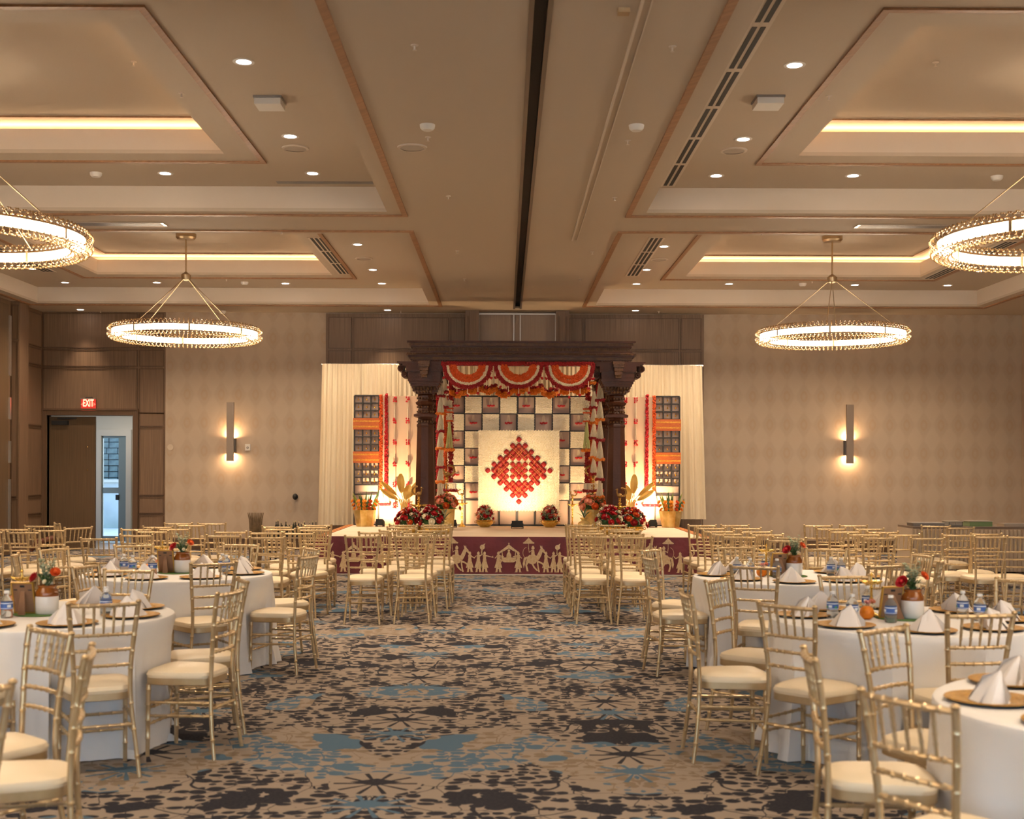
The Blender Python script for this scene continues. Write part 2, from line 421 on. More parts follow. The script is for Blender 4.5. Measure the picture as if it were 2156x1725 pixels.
# right wall, wall behind the camera with windows
wr = struct(MB().box(XR, XR+.2, YB, YF, 0, 4.75), 'wall_right', M_PAPER)
struct(MB().box(XR-.03, XR, YB, YF, 0, .2), 'baseboard_right', M_PANELF)
rw = MB(); yb = YB
rw.box(XL, XR, yb-.2, yb, 0, .7).box(XL, XR, yb-.2, yb, 3.6, 4.75)
wxs = [(-7.5, -4.5), (-3.0, 0.0), (1.2, 4.2), (5.7, 8.7)]; px_ = XL
for a, b in wxs: rw.box(px_, a, yb-.2, yb, .7, 3.6); px_ = b
rw.box(px_, XR, yb-.2, yb, .7, 3.6); struct(rw, 'wall_rear', M_PAPER)
M_GLASS = mat('clear_window_glass', '#ffffff', 0.0, trans=1.0, spec=.5)
M_FRAMEW = mat('pale_door_frame', '#cfc8bd', .5)
for i, (a, b) in enumerate(wxs):
    w = MB(); w.box(a, b, yb-.15, yb-.05, .7, .78).box(a, b, yb-.15, yb-.05, 3.52, 3.6).box(a, a+.08, yb-.15, yb-.05, .78, 3.52).box(b-.08, b, yb-.15, yb-.05, .78, 3.52).box((a+b)/2-.03, (a+b)/2+.03, yb-.15, yb-.05, .78, 3.52)
    wo = struct(w, 'window_%d' % (i+2), M_FRAMEW)
    light('window_daylight', 'AREA', ((a+b)/2, yb-.02, 2.15), P_DAY, COOL, wo, (R(90), 0, pi), 2.8, shape='RECTANGLE', size_y=2.7)

# ---------------------------------------------------------------- doorway
casing = MB()
casing.box(xx(91.5), DX0, YF-.05, YF+.2, 0, DZ).box(DX1, xx(289), YF-.05, YF+.2, 0, DZ).box(xx(91.5), xx(289), YF-.05, YF+.2, DZ, DZ+.1)
casing.box(xx(88), xx(91.5), YF-.07, YF, 0, DZ+.1).box(xx(289), xx(292), YF-.07, YF, 0, DZ+.1).box(xx(88), xx(292), YF-.07, YF, DZ+.1, DZ+.135)
struct(casing, 'trim_door_casing', M_PANELF)
leaf = struct(MB().box(DX0+.002, xx(197), YF+.1, YF+.15, .01, DZ-.02), 'door_1', M_PANELD)
MB().box(xx(107), xx(141), YF+.02, YF+.1, 2.47, 2.55).box(xx(120), xx(160), YF+.0, YF+.03, 2.585, 2.61).build('door_closer', M_BLACK, leaf, False)
kn = MB()
for z in (2.03, 1.57): kn.ball((xx(181), YF+.09, z), .012)
kn.build('door_bolt', mat('polished_brass_small', '#e2b96a', .25, 1), leaf)
leaf2 = struct(MB().box(DX1-.08, DX1-.03, YF+.2, YF+1.05, .01, DZ-.02), 'door_2', M_PANELD)
# vestibule beyond
VY = 26.7; M_VEST = mat('vestibule_wall_paint', '#cfc9bd', .7)
vb = MB().box(XL-.9, XL-.7, YF+.2, VY, 0, 3.1).box(-6.3, -6.1, YF+.2, VY, 0, 3.1).box(XL-.9, -6.1, YF+.2, VY+.2, 3.0, 3.1)
sv = F/VY
gx0, gx1 = (214-CX)/sv, (266-CX)/sv
zt = EYE+(988-921)/sv
vb.box(XL-.9, gx0, VY, VY+.15, 0, 3.0).box(gx1, -6.1, VY, VY+.15, 0, 3.0).box(gx0, gx1, VY, VY+.15, zt, 3.0)
struct(vb, 'wall_vestibule', M_VEST)
struct(MB().box(XL-.9, -6.1, YF, VY+.2, -.1, 0), 'floor_vestibule', mat('vestibule_tile', '#b9afa0', .4))
struct(MB().box((200-CX)/sv, gx0, VY-.04, VY, 0, zt).box(gx1, (277-CX)/sv, VY-.04, VY, 0, zt).box((200-CX)/sv, (277-CX)/sv, VY-.04, VY, zt, zt+.13), 'trim_exterior_door', M_FRAMEW)
M_ALU = mat('grey_blue_aluminium', '#7f8d90', .4, .3)
_a, _b, _m0, _m1, _z0, _z1 = (216-CX)/sv, (249-CX)/sv, EYE-(1042-988)/sv, EYE-(1030-988)/sv, .02, zt
ex = struct(MB().box(gx0, _a, VY+.02, VY+.07, _z0, _z1).box(_b, (259-CX)/sv, VY+.02, VY+.07, _z0, _z1).box(_a, _b, VY+.02, VY+.07, zt-.05, zt)
       .box(_a, _b, VY+.02, VY+.07, _m0, _m1).box(_a, _b, VY+.02, VY+.07, .02, .14).box((259.6-CX)/sv, gx1, VY+.0, VY+.09, .02, zt), 'door_3', M_ALU)
MB().box((216-CX)/sv, (249-CX)/sv, VY+.04, VY+.05, .14, zt-.05).build('glass_pane', M_GLASS, ex, False)
MB().box((244-CX)/sv, (250-CX)/sv, VY-.02, VY+.02, EYE-(1056-988)/sv, EYE-(1045-988)/sv).build('door_latch', M_BLACK, ex, False)
light('vestibule_light', 'AREA', (-8.0, 25.6, 2.95), 5, (1, .93, .82), None, (0, 0, 0), .6)
# garden outside
M_GRASS = mat('lawn', '#6f9a58', .9, noise=(3, '#88b070')); M_PAVE = mat('concrete_path', '#c9ccca', .8, noise=(2, '#b5b8b6'))
tag(MB().box(-30, 10, VY+.2, 70, -.1, -.03).build('lawn', M_GRASS, None, False), kind='structure')
tag(MB().box(-13, -6, VY+.2, 33, -.05, 0.0).build('path', M_PAVE, None, False), kind='structure')
stp = thing('stone_pillar', 'grey stone pillar with a pale cap outside the glass door', 'pillar', (-11.2, 36, -.03))
M_STONE = mat('grey_fieldstone', '#5a6468', .9, noise=(6, '#76817f'))
MB().box(-.52, .52, -.42, .5, 0, 3.4).build('core', mat('mortar', '#4a5356', .95), stp, False)
stn = [MB().cbox((0,0,0), (s_, .12, .15)).build('stone', M_STONE, stp, False) for s_ in (.24, .31)]
for r_ in range(20):
    xo = -.5
    while xo < .45:
        k = random.randint(0, 1); wdt = (.24, .31)[k]
        if r_ == 0 and xo == -.5: o = stn[0]; k = 0; wdt = .24
        else: o = stn[k].copy(); COL.objects.link(o)
        o.location = (min(xo+wdt/2, .5-wdt/2+.03), -.47+random.uniform(-.02, .02), .09+r_*.17); xo += wdt+.02
stn[1].location = (.2, -.44, 3.3)
MB().box(-.65, .65, -.6, .65, 3.4, 3.62).build('cap', M_PAVE, stp, False)
tag(MB().box(-10.6, -9.3, 37, 38.2, -.05, 2.05).build('utility_cabinet', M_WHITE, None, False), 'white box cabinet on the lawn behind the stone pillar', 'cabinet')
lw = thing('garden_wall', 'low pale garden wall in front of the stone pillar outside', 'wall', (-11.2, 33.6, -.03))
MB().box(-2.2, 2.2, -.15, .15, 0, 1.25).build('wall_body', M_PAVE, lw, False); MB().box(-2.3, 2.3, -.2, .2, 1.25, 1.33).build('coping', M_FRAMEW, lw, False)
M_LEAFO = mat('tree_leaf', '#5c8a4e', .8, noise=(3, '#7aa868'))
for i, (x, y, h) in enumerate(((-14.5, 50, 9), (-22, 55, 8), (-8, 58, 9))):
    t = thing('tree', ['leafy tree straight behind the stone pillar outside', 'leafy tree left of the view through the door', 'leafy tree right of the stone pillar outside'][i], 'tree', (x, y, -.03))
    MB().tube([(0,0,0),(.1,0,2),(0,.1,4)], [.25,.2,.15]).build('trunk', mat('bark', '#6d5c4c', .9), t)
    c = MB()
    for _ in range(260):
        a, b_, rr = random.random()*6.28, random.uniform(-1, 1), random.random()**.4*2.6
        c.blob((rr*cos(a)*sqrt(1-b_*b_), rr*sin(a)*sqrt(1-b_*b_), h*.6+rr*b_*1.1), .42)
    c.build('crown', M_LEAFO, t)

# ================================================================ ceiling
cl = MB()
def ring_faces(mb, outer, holes, z, flip=False):
    "flat ceiling rectangle with rectangular holes, cut into strips"
    x0, x1, y0, y1 = outer
    xs = sorted({x0, x1, *[h[0] for h in holes], *[h[1] for h in holes]}); ys = sorted({y0, y1, *[h[2] for h in holes], *[h[3] for h in holes]})
    for i in range(len(xs)-1):
        for j in range(len(ys)-1):
            cx_, cy_ = (xs[i]+xs[i+1])/2, (ys[j]+ys[j+1])/2
            if any(h[0] < cx_ < h[1] and h[2] < cy_ < h[3] for h in holes): continue
            mb.box(xs[i], xs[i+1], ys[j], ys[j+1], z, z+.04)
COFX = [(-8.79, -1.43), (1.69, 8.86)]; COFY = [(-.35, 6.59), (7.91, 14.85), (16.24, 23.2)]
cof = [(a, b, c, d) for a, b in COFX for c, d in COFY]
TX0, TX1, TY0, TY1, GR = .185, .275, -5.4, 23.75, .1
ring_faces(cl, (XL, XR, YB, YF), cof+[(TX0, TX1, TY0, TY1)], Z0)
struct(cl, 'ceiling', M_CEIL)
# track groove
tg = struct(MB().box(TX0-.03, TX1+.03, TY0-.03, TY1+.03, Z0+.1, Z0+.14).box(TX0-.03, TX1+.03, TY1, TY1+.03, Z0+.04, Z0+.1).box(TX0-.03, TX1+.03, TY0-.03, TY0, Z0+.04, Z0+.1), 'trim_track_groove', M_BLACK)
MB().box(TX0-.035, TX0, TY0, TY1, Z0-.012, Z0+.12).box(TX1, TX1+.035, TY0, TY1, Z0-.012, Z0+.12).build('track_rail', mat('bronze_track', '#6f6255', .45, .5), tg, False)
# long shallow ridge right of the track
struct(MB().box(.885, .905, -3, 16.6, Z0-.02, Z0).box(.955, .965, -3, 16.6, Z0-.012, Z0), 'trim_screen_slot', M_CEILW)
nest = []
for ci, (a, b) in enumerate(COFX):
    for cj, (c, d) in enumerate(COFY):
        mx, my = (-5.10, 5.21)[ci], (c+d)/2-.02
        hx, hy = 2.06, 1.95
        # coffer sides, level 1 ceiling with its own hole
        f = MB(); t = .03
        f.box(a-t, a, c-t, d+t, Z0+.04, Z1).box(b, b+t, c-t, d+t, Z0+.04, Z1).box(a, b, c-t, c, Z0+.04, Z1).box(a, b, d, d+t, Z0+.04, Z1)
        struct(f, 'trim_coffer_side', M_CEILW)
        g = MB(); ring_faces(g, (a-t, b+t, c-t, d+t), [(mx-hx, mx+hx, my-hy, my+hy)], Z1)
        struct(g, 'ceiling_coffer', M_CEIL)
        e = MB(); x0, x1, y0, y1 = mx-hx, mx+hx, my-hy, my+hy
        e.box(x0-.02, x0, y0-.02, y1+.02, Z1+.04, ZL).box(x1, x1+.02, y0-.02, y1+.02, Z1+.04, ZL).box(x0, x1, y0-.02, y0, Z1+.04, ZL).box(x0, x1, y1, y1+.02, Z1+.04, ZL)
        q = .34   # cove trough floor and outer side
        ring_faces(e, (x0-q, x1+q, y0-q, y1+q), [(x0-.02, x1+.02, y0-.02, y1+.02)], ZL-.06)
        e.box(x0-q-.02, x0-q, y0-q, y1+q, ZL-.06, Z3+.1).box(x1+q, x1+q+.02, y0-q, y1+q, ZL-.06, Z3+.1).box(x0-q, x1+q, y0-q-.02, y0-q, ZL-.06, Z3+.1).box(x0-q, x1+q, y1+q, y1+q+.02, ZL-.06, Z3+.1)
        struct(e, 'trim_tray_side', M_CEILW)
        struct(MB().box(x0-q, x1+q, y0-q, y1+q, Z3, Z3+.05), 'ceiling_tray', M_CEIL)
        # wood trims: round the coffer, round the tray, round the upper ceiling
        def frame(x0, x1, y0, y1, z, w, th):
            return MB().box(x0-w, x0, y0-w, y1+w, z-th, z).box(x1, x1+w, y0-w, y1+w, z-th, z).box(x0, x1, y0-w, y0, z-th, z).box(x0, x1, y1, y1+w, z-th, z)
        struct(frame(a-.17, b+.17, c-.16, d+.16, Z0, .065, .018), 'trim_coffer_wood', M_TRIM)
        struct(frame(x0-.33, x1+.33, y0-.31, y1+.31, Z1, .06, .018), 'trim_tray_wood', M_TRIM)
        struct(frame(x0+.2, x1-.2, y0+.2, y1-.2, Z3, .05, .018), 'trim_upper_wood', M_TRIM)
        # LED strip hidden behind the lip
        cs = thing('cove_light_strip', 'warm light strip in the cove of the %s tray ceiling' % (('left', 'right')[ci]+' '+('rear', 'near', 'far')[cj]), 'light strip', (mx, my, ZL-.02))
        sm = emis('cove_led', WARMER, P_COVE); k = .12
        MB().box(-hx-k-.05, -hx-k, -hy-k, hy+k, 0.0, .02).box(hx+k, hx+k+.05, -hy-k, hy+k, 0.0, .02).box(-hx-k, hx+k, -hy-k-.05, -hy-k, 0.0, .02).box(-hx-k, hx+k, hy+k, hy+k+.05, 0, .02).build('led_tape', sm, cs, False)
        nest.append((ci, cj, mx, my))

# ---------------------------------------------------------------- downlights
dls = [(513,130,1),(611,287,1),(348,365,1),(658,365,1),(1673,137,1),(1565,293,1),(1508,370,1),(1796,370,1),(68,566,1),(137,595,1),(330,595,1),(601,597,1),(753,515,1),(785,568,1),(804,597,1),
       (169,652,0),(816,653,0),(1398,519,1),(1361,568,1),(1340,598,1),(1535,598,1),(1800,600,1),(1995,601,1),(2064,571,1),(1338,654,0)]
pts = []
for px, py, lv in dls:
    z = (Z0, Z1)[lv]; D = Dz(px, py, z); p = W(px, py, D); pts.append((p.x, D, z, px, py))
extra = [(-7.9, 12.5), (-7.9, 9.5), (8.1, 9.5), (8.1, 12.5), (-2.0, 4.5), (-2.0, 1.5), (2.5, 4.5), (2.5, 1.5), (-7.9, 2.5), (8.1, 2.5), (-5, 6.1), (5.2, 6.1), (-5, 0), (5.2, 0), (2.1, 18), (-2.1, 18)]
for x, y in extra[:14]: pts.append((x, y, Z1, None, None))
M_LENS = emis('downlight_lens', (1, .88, .8), 9.0)
dl = thing('downlight', '', 'ceiling light'); 
MB().lathe([(.062, -.004), (.088, -.006), (.092, 0), (.062, .002)], n=24, cap=False).build('rim', M_WHITE, dl)
MB().lathe([(.0, -.003), (.063, -.003), (.063, .0), (0, 0)], n=24, cap=False).build('lens', M_LENS, dl, False)
register(dl)
def order_word(i): return ['first', 'second', 'third', 'fourth', 'fifth', 'sixth', 'seventh', 'eighth', 'ninth', 'tenth', 'eleventh', 'twelfth'][i]
first = True
side_n = {}
zones = {}
dl_lab = ['nearest round downlight in the near left coffer', 'round downlight beside the ceiling speaker in the near left coffer', 'round downlight behind the near left tray, left one of two', 'round downlight at the far right corner of the near left coffer',
 'nearest round downlight in the near right coffer', 'round downlight beside the ceiling speaker in the near right coffer', 'round downlight at the far left corner of the near right coffer', 'round downlight behind the near right tray, right one of two',
 'round downlight at the left side of the far left coffer, above the left wall', 'far left corner round downlight of the far left coffer', 'round downlight left of the far left chandelier rod', 'round downlight right of the far left chandelier rod',
 'nearest round downlight in the far left coffer, beside the vent', 'round downlight just behind the far left ceiling speaker', 'far right corner round downlight of the far left coffer',
 'round downlight in the flat ceiling above the exit door', 'round downlight in the flat ceiling left of the partition pocket', 'nearest round downlight in the far right coffer, beside the vent', 'round downlight just behind the far right ceiling speaker',
 'far left corner round downlight of the far right coffer', 'round downlight left of the far right chandelier rod', 'round downlight right of the far right chandelier rod', 'far right corner round downlight of the far right coffer',
 'round downlight at the right side of the far right coffer', 'round downlight in the flat ceiling right of the partition pocket']
for i, (x, y, z, px, py) in enumerate(pts):
    o = dl if i == 0 else copy_tree(dl)
    o.location = (x, y, z)
    if i < len(dl_lab): tag(o, dl_lab[i], 'ceiling light', 'round ceiling downlights')
    else: tag(o, 'small round white downlight in the ceiling outside the picture', 'ceiling light', 'downlights outside the picture')
    light('downlight_beam', 'SPOT', (0, 0, -.03), P_DOWN*(1.0 if z == Z1 else .55), NEUT, o, (0, 0, 0), .06, R(110 if z == Z1 else 66), 1.0)

# ---------------------------------------------------------------- chandeliers
M_BRASS = mat('brushed_brass', '#aa9678', .35, 1.0); M_CRYS = mat('crystal_bead', '#a5855c', .25, 0.25, spec=.6)
M_TUBE = emis('chandelier_tube', (1.0, .80, .58), P_CHAND)
def make_chandelier():
    t = thing('chandelier', '', 'chandelier')
    RR = 1.09; zr = 3.76; zc = Z3
    MB().lathe([(.0, zc-.09), (.13, zc-.09), (.16, zc-.06), (.16, zc)], n=28, cap=False).build('canopy', M_BRASS, t)
    MB().tube([(0, 0, zc-.08), (0, 0, 4.72)], .014, 10).build('rod', M_BRASS, t)
    MB().lathe([(.02, 4.60), (.07, 4.62), (.08, 4.66), (.08, 4.70), (.04, 4.73), (.015, 4.75)], n=16).build('hub', M_BRASS, t)
    for k in range(4):
        a = pi/4+pi/2*k+.15
        MB().tube([(.06*cos(a), .06*sin(a), 4.63), (RR*cos(a)*.98, RR*sin(a)*.98, zr+.05)], .007, 6).build('suspension_rod', M_BRASS, t)
    # glowing tube: square section ring
    n = 96; v = []; f = []; hw, hh = .028, .036
    for i in range(n):
        a = 2*pi*i/n
        for dr, dz in ((-hw, -hh), (hw, -hh), (hw, hh), (-hw, hh)): v.append(((RR+dr)*cos(a), (RR+dr)*sin(a), zr+dz))
    for i in range(n):
        for k in range(4): f.append((i*4+k, ((i+1) % n)*4+k, ((i+1) % n)*4+(k+1) % 4, i*4+(k+1) % 4))
    MB().add(v, f).build('light_tube', M_TUBE, t, False)
    cv = []; cf = []
    for i in range(n):
        a = 2*pi*i/n
        for dr, dz in ((-.042, .034), (.042, .034), (.036, .052), (-.036, .052)): cv.append(((RR+dr)*cos(a), (RR+dr)*sin(a), zr+dz))
    MB().add(cv, f).build('added_top_shield', M_BRASS, t, False)  # opaque cap added over the tube to cut its upward light
    # thin brass bands above/below the tube and eight clips
    b = MB(); b.torus((0,0,zr-.05), RR+.0, .008, 96, 6); b.torus((0,0,zr+.05), RR+.0, .008, 96, 6); b.build('ring_frame', M_BRASS, t)
    for k in range(8):
        a = 2*pi*k/8+.2; c = MB()
        c.cbox((RR*cos(a), RR*sin(a), zr), (.085, .03, .11), a).build('clip', M_BRASS, t, False)
    # bead strands looped round the tube
    s = MB(); m = 17; rr = .118
    for i in range(m):
        q = 2*pi*i/m+.1
        if abs(sin(q)) < .3: continue
        s.ball((RR+rr*cos(q), 0, zr+rr*sin(q)), .0112, 6, 4)
    for sg_ in (1, -1): s.tube([(RR+rr*cos(a_), 0, zr+sg_*rr*sin(a_)) for a_ in [.3+(pi-.6)*i/14 for i in range(15)]], .0012, 4, False)
    first = s.build('bead_strand', M_CRYS, t)
    N = 100
    for k in range(1, N):
        o = first.copy(); COL.objects.link(o); o.rotation_euler = (0, 0, 2*pi*k/N)
    return t
ch = register(make_chandelier())
chl = {(0,0): 'ring chandelier behind the camera on the left', (0,1): 'big beaded ring chandelier cut off by the left edge of the picture', (0,2): 'beaded ring chandelier in front of the exit door corner',
       (1,0): 'ring chandelier behind the camera on the right', (1,1): 'big beaded ring chandelier cut off by the right edge of the picture', (1,2): 'beaded ring chandelier in front of the right papered wall'}
fst = True
for ci, cj, mx, my in nest:
    o = ch if fst else copy_tree(ch); fst = False
    o.location = (mx, my if cj != 1 else 11.5, 0); o.rotation_euler = (0, 0, [.0, .35, .1][cj]+.2*ci)
    tag(o, chl[(ci, cj)], 'chandelier', 'beaded ring chandeliers')

# ---------------------------------------------------------------- ceiling fittings
def vent(label, x, y0, y1, z, segs, w=.2, n=3):
    t = thing('ceiling_vent', label, 'air vent', (x, y0, z))
    L = (y1-y0)/segs
    fr = MB(); fr.box(-w/2-.02, w/2+.02, 0, y1-y0, -.006, 0)
    fr.build('frame', M_CEILW, t, False)
    for k in range(segs):
        for j in range(n):
            cx_ = -w/2+w*(j+.5)/n
            MB().box(cx_-w/n*.30, cx_+w/n*.30, k*L+.05, (k+1)*L-.05, -.009, -.004).build('slot', M_BLACK, t, False)
vent('long slotted air vent beside the near right coffer edge', 1.895, 8.3, 14.75, Z1, 6)
vent('short slotted air vent beside the tray of the far left coffer', -2.79, 18.1, 21.5, Z1, 3)
vent('short slotted air vent in the left band of the far right coffer', 2.21, 18.0, 21.6, Z1, 3)
vent('slotted air vent right of the far right tray ceiling', 7.47, 18.2, 21.8, Z1, 3)
vent('slotted air vent left of the far left tray ceiling', -7.9, 18.2, 21.4, Z1, 3)
def at(px, py, z): D = Dz(px, py, z); return W(px, py, D)
p0 = at(583, 384, Z1); p1 = at(785, 384, Z1)
lv = thing('linear_diffuser', 'thin grey linear diffuser across the far edge of the near left coffer', 'air vent', (p0.x, p0.y, Z1)); MB().box(0, p1.x-p0.x, -.05, .05, -.006, 0).build('frame', M_METALG, lv, False)
for i, (px, py, z) in enumerate(((622,312,Z1),(868,310,Z0),(766,544,Z1),(1545,317,Z1),(1388,546,Z1))):
    p = at(px, py, z)
    t = thing('ceiling_speaker', ['flush round speaker in the near left coffer', 'round white disc in the plain ceiling left of the track', 'flush round speaker in the far left coffer', 'flush round speaker in the near right coffer', 'flush round speaker in the far right coffer'][i], 'speaker', p, group='flush ceiling speakers')
    MB().lathe([(0, -.008), (.115, -.008), (.115, 0), (0, 0)], n=24, cap=False).build('grille', mat('speaker_grille', '#b3a595', .8), t, False)
    MB().lathe([(.115, -.012), (.14, -.01), (.145, 0), (.115, 0)], n=24, cap=False).build('rim', M_CEILW, t)
for i, (px, py) in enumerate(((568,223),(1617,222))):
    p = at(px, py, Z1-.06)
    t = thing('ceiling_access_point', ['white box fixed under the near left coffer', 'white box fixed under the near right coffer'][i], 'ceiling box', (p.x, p.y, Z1), group='white ceiling boxes')
    MB().box(-.12, .12, -.12, .12, -.075, -.02).build('housing', M_WHITE, t, False); MB().box(-.13, .13, -.13, .13, -.02, 0).build('mount', M_METALG, t, False)
sk = [(202,364,Z1,1),(900,263,Z0,1),(1340,264,Z0,1),(2099,371,Z1,1),(1690,597,Z1,1),(515,594,Z1,1),
      (281,130,Z3,0),(382,196,Z1,0),(873,95,Z0,0),(901,289,Z0,0),(944,413,Z0,0),(963,528,Z0,0),(978,587,Z0,0),(1416,98,Z0,0),(1322,296,Z0,0),(1294,416,Z0,0),(1247,530,Z0,0),(1222,587,Z0,0),(1745,202,Z1,0),(1970,131,Z3,0),
      (593,487,Z0,0),(1603,490,Z0,0),(477,588,Z1,0),(1710,592,Z1,0),(468,655,Z0,1),(844,655,Z0,0),(1387,656,Z0,0),(212,654,Z0,0)]
def _far(y): return ['nearest the camera', 'level with the near chandeliers', 'over the near coffer edge', 'between the coffers', 'over the far coffers', 'close to the back wall'][min(5, int(y > 150)+int(y > 250)+int(y > 400)+int(y > 510)+int(y > 600))]
for i, (px, py, z, kd) in enumerate(sk):
    p = at(px, py, z)
    if kd:
        t = thing('smoke_detector', 'white round smoke detector, %s, %s' % ('left side' if px < 760 else 'right side' if px > 1480 else 'middle', _far(py)), 'detector', (p.x, p.y, z), group='ceiling smoke detectors')
        MB().lathe([(0, -.05), (.045, -.05), (.065, -.03), (.07, 0)], n=18, cap=False).build('body', M_WHITE, t)
    else:
        _sd = 'left' if px < 760 else 'right' if px > 1480 else ('centre, left of track' if px < 1100 else 'centre, right of track')
        t = thing('sprinkler_head', 'tiny sprinkler head, %s, %s' % (_sd, _far(py)), 'sprinkler', (p.x, p.y, z), group='ceiling sprinkler heads')
        MB().lathe([(.03, 0), (.026, -.006), (.008, -.008), (.007, -.032), (.016, -.036), (.016, -.039), (0, -.04)], n=12, cap=False).build('body', M_CEILW, t)
for i, (px, py) in enumerate(((245, 471), (1905, 476))):
    p = at(px, py, Z0)
    t = thing('ceiling_grille', ['shiny flat air grille between the coffers behind the left chandelier', 'shiny flat air grille between the coffers behind the right chandelier'][i], 'air vent', (p.x, p.y, Z0), group='flat ceiling grilles')
    MB().box(-.62, .62, -.1, .1, -.012, 0).build('frame', M_SILVER, t, False)
    for k in range(5): MB().box(-.58, .58, -.085+k*.036, -.07+k*.036, -.016, -.012).build('slat', M_METALG, t, False)
p = at(1313, 20, Z0); tag(MB().box(-.04, .04, -.04, .04, -.03, 0).build('ceiling_sensor', mat('amber_plastic', '#a98a62', .5), None, False, (p.x, p.y, Z0)), 'small square tan sensor on the ceiling right of the track', 'sensor')

# ---------------------------------------------------------------- wall fittings
for i, (px, y0, y1, sd) in enumerate(((488, 848, 971, 1), (1786, 853, 976, -1))):
    pa, pb = W(px, y0, YF), W(px, y1, YF)
    t = thing('wall_sconce', ['tall bronze box sconce on the left papered wall', 'tall bronze box sconce on the right papered wall'][i], 'wall light', (pa.x, YF, pb.z), group='bronze wall sconces')
    h = pa.z-pb.z; M_SC = mat('brushed_taupe_metal', '#8f7e6e', .45, .45)
    MB().box(-.07, .07, -.15, -.10, 0, h).build('front_plate', M_SC, t, False)
    zb = .165; zh = .28
    MB().box(-.075+.02*sd, .075+.02*sd, -.10, 0, zb, zb+zh).build('back_box', mat('dark_sconce_metal', '#5b5652', .5, .4), t, False)
    light('sconce_uplight', 'AREA', (0, -.05, zb+zh+.012), P_SCONCE, WARMER, t, (pi, 0, 0), .1, shape='RECTANGLE', size_y=.07)
    light('sconce_downlight', 'AREA', (0, -.05, zb-.012), P_SCONCE, WARMER, t, (0, 0, 0), .1, shape='RECTANGLE', size_y=.07)
p = W(188, 852, YF)
t = thing('exit_sign', 'red lit EXIT sign above the open double door', 'sign', (p.x, YF, p.z))
MB().box(-.15, .15, -.075, -.02, .10, .125).build('housing', M_SILVER, t, False)
MB().box(-.06, .07, -.06, 0, .125, .145).build('bracket', M_BLACK, t, False)
MB().box(-.145, .145, -.055, -.045, -.12, .10).build('face_panel', mat('red_lit_panel', '#5a1712', .3, emit=((.9, .05, .03), .25)), t, False)
MB().poly([(-.145, .0), (-.10, .045), (-.10, -.035)], -.058, -.056).poly([(.145, 0), (.10, .045), (.10, -.035)], -.058, -.056).build('arrows', emis('exit_red_dim', (1, .07, .04), 1.2), t, False)
fc = bpy.data.curves.new('exit_letters', 'FONT'); fc.body = 'EXIT'; fc.size = .2; fc.align_x = 'CENTER'; fc.align_y = 'CENTER'; fc.extrude = .002; fc.offset = .004
fo = bpy.data.objects.new('letters', fc); COL.objects.link(fo); fo.parent = t; fo.location = (0, -.062, .02); fo.rotation_euler = (R(90), 0, 0); fo.scale = (.52, 1, 1); fc.materials.append(emis('exit_red', (1, .12, .07), 3.2))
bpy.context.view_layer.update()
_me = bpy.data.meshes.new_from_object(fo); _lo = bpy.data.objects.new('exit_letters', _me); COL.objects.link(_lo); _lo.parent = t; _lo.location = fo.location; _lo.rotation_euler = fo.rotation_euler; _lo.scale = fo.scale
bpy.data.objects.remove(fo)
p = W(359, 942, YF); tag(MB().lathe([(0, -.0), (.06, 0), (.06, .012), (0, .014)], n=24, cap=False).build('wall_cover_plate', mat('beige_plate', '#bfae98', .5), None, True, p), 'round beige cover plate beside the wood panelling', 'wall plate').rotation_euler = (R(90), 0, 0)
p = W(522, 942, YF); t = thing('wall_control', 'cream wall control with a round button right of the left sconce', 'switch', p)
MB().box(-.05, .05, -.03, 0, -.065, .065).build('plate', M_WHITE, t, False); MB().torus((0, -.032, -.01), .018, .004, 16, 6, 'Y').build('button', M_BLACK, t)
p = W(623, 1046, YF); t = thing('wall_camera', 'small black round device on the wall left of the curtain', 'camera', p)
MB().tube([(0, 0, 0), (0, -.05, 0)], .02).build('mount', M_BLACK, t); MB().ball((0, -.08, 0), .055, 12, 8, (1, 1, 1.15)).build('body', M_BLACK, t)
# ================================================================ bamboo-style banquet chairs
M_GOLD = mat('champagne_gold_paint', '#d4bc94', .31, .65, noise=(9, '#c8ad80'), spec=.6)
M_SEAT = mat('ivory_vinyl', '#f0dcb8', .42, bump=(30, .05), spec=.5)
def ringed(pts, r, rings, n=8, res=26, bump=.0032, taper=None):
    "tube through pts with bamboo-like rings at fractions rings"
    pts = [Vector(p) for p in pts]
    seg = [(pts[i+1]-pts[i]).length for i in range(len(pts)-1)]; L = sum(seg)
    def P(t):
        d = t*L
        for i, s_ in enumerate(seg):
            if d <= s_ or i == len(seg)-1: return pts[i].lerp(pts[i+1], min(1, d/s_))
            d -= s_
    ts = [i/res for i in range(res+1)]
    for q in rings: ts += [q-.006/L, q, q+.006/L]
    ts = sorted(t for t in ts if 0 <= t <= 1)
    rr = [(r if not taper else r*(taper[0]+(taper[1]-taper[0])*t)) + (bump if any(abs(t-q) < .002/L for q in rings) else 0) for t in ts]
    return MB().tube([P(t) for t in ts], rr, n)
def bez(p, n=10):
    "smooth curve through points (Catmull-Rom)"
    p = [Vector(q) for q in p]; out = []
    for i in range(len(p)-1):
        a, b, c, d = p[max(i-1, 0)], p[i], p[i+1], p[min(i+2, len(p)-1)]
        for k in range(n):
            t = k/n; out.append(.5*((2*b)+(c-a)*t+(2*a-5*b+4*c-d)*t*t+(3*b-a-3*c+d)*t**3))
    out.append(p[-1]); return out
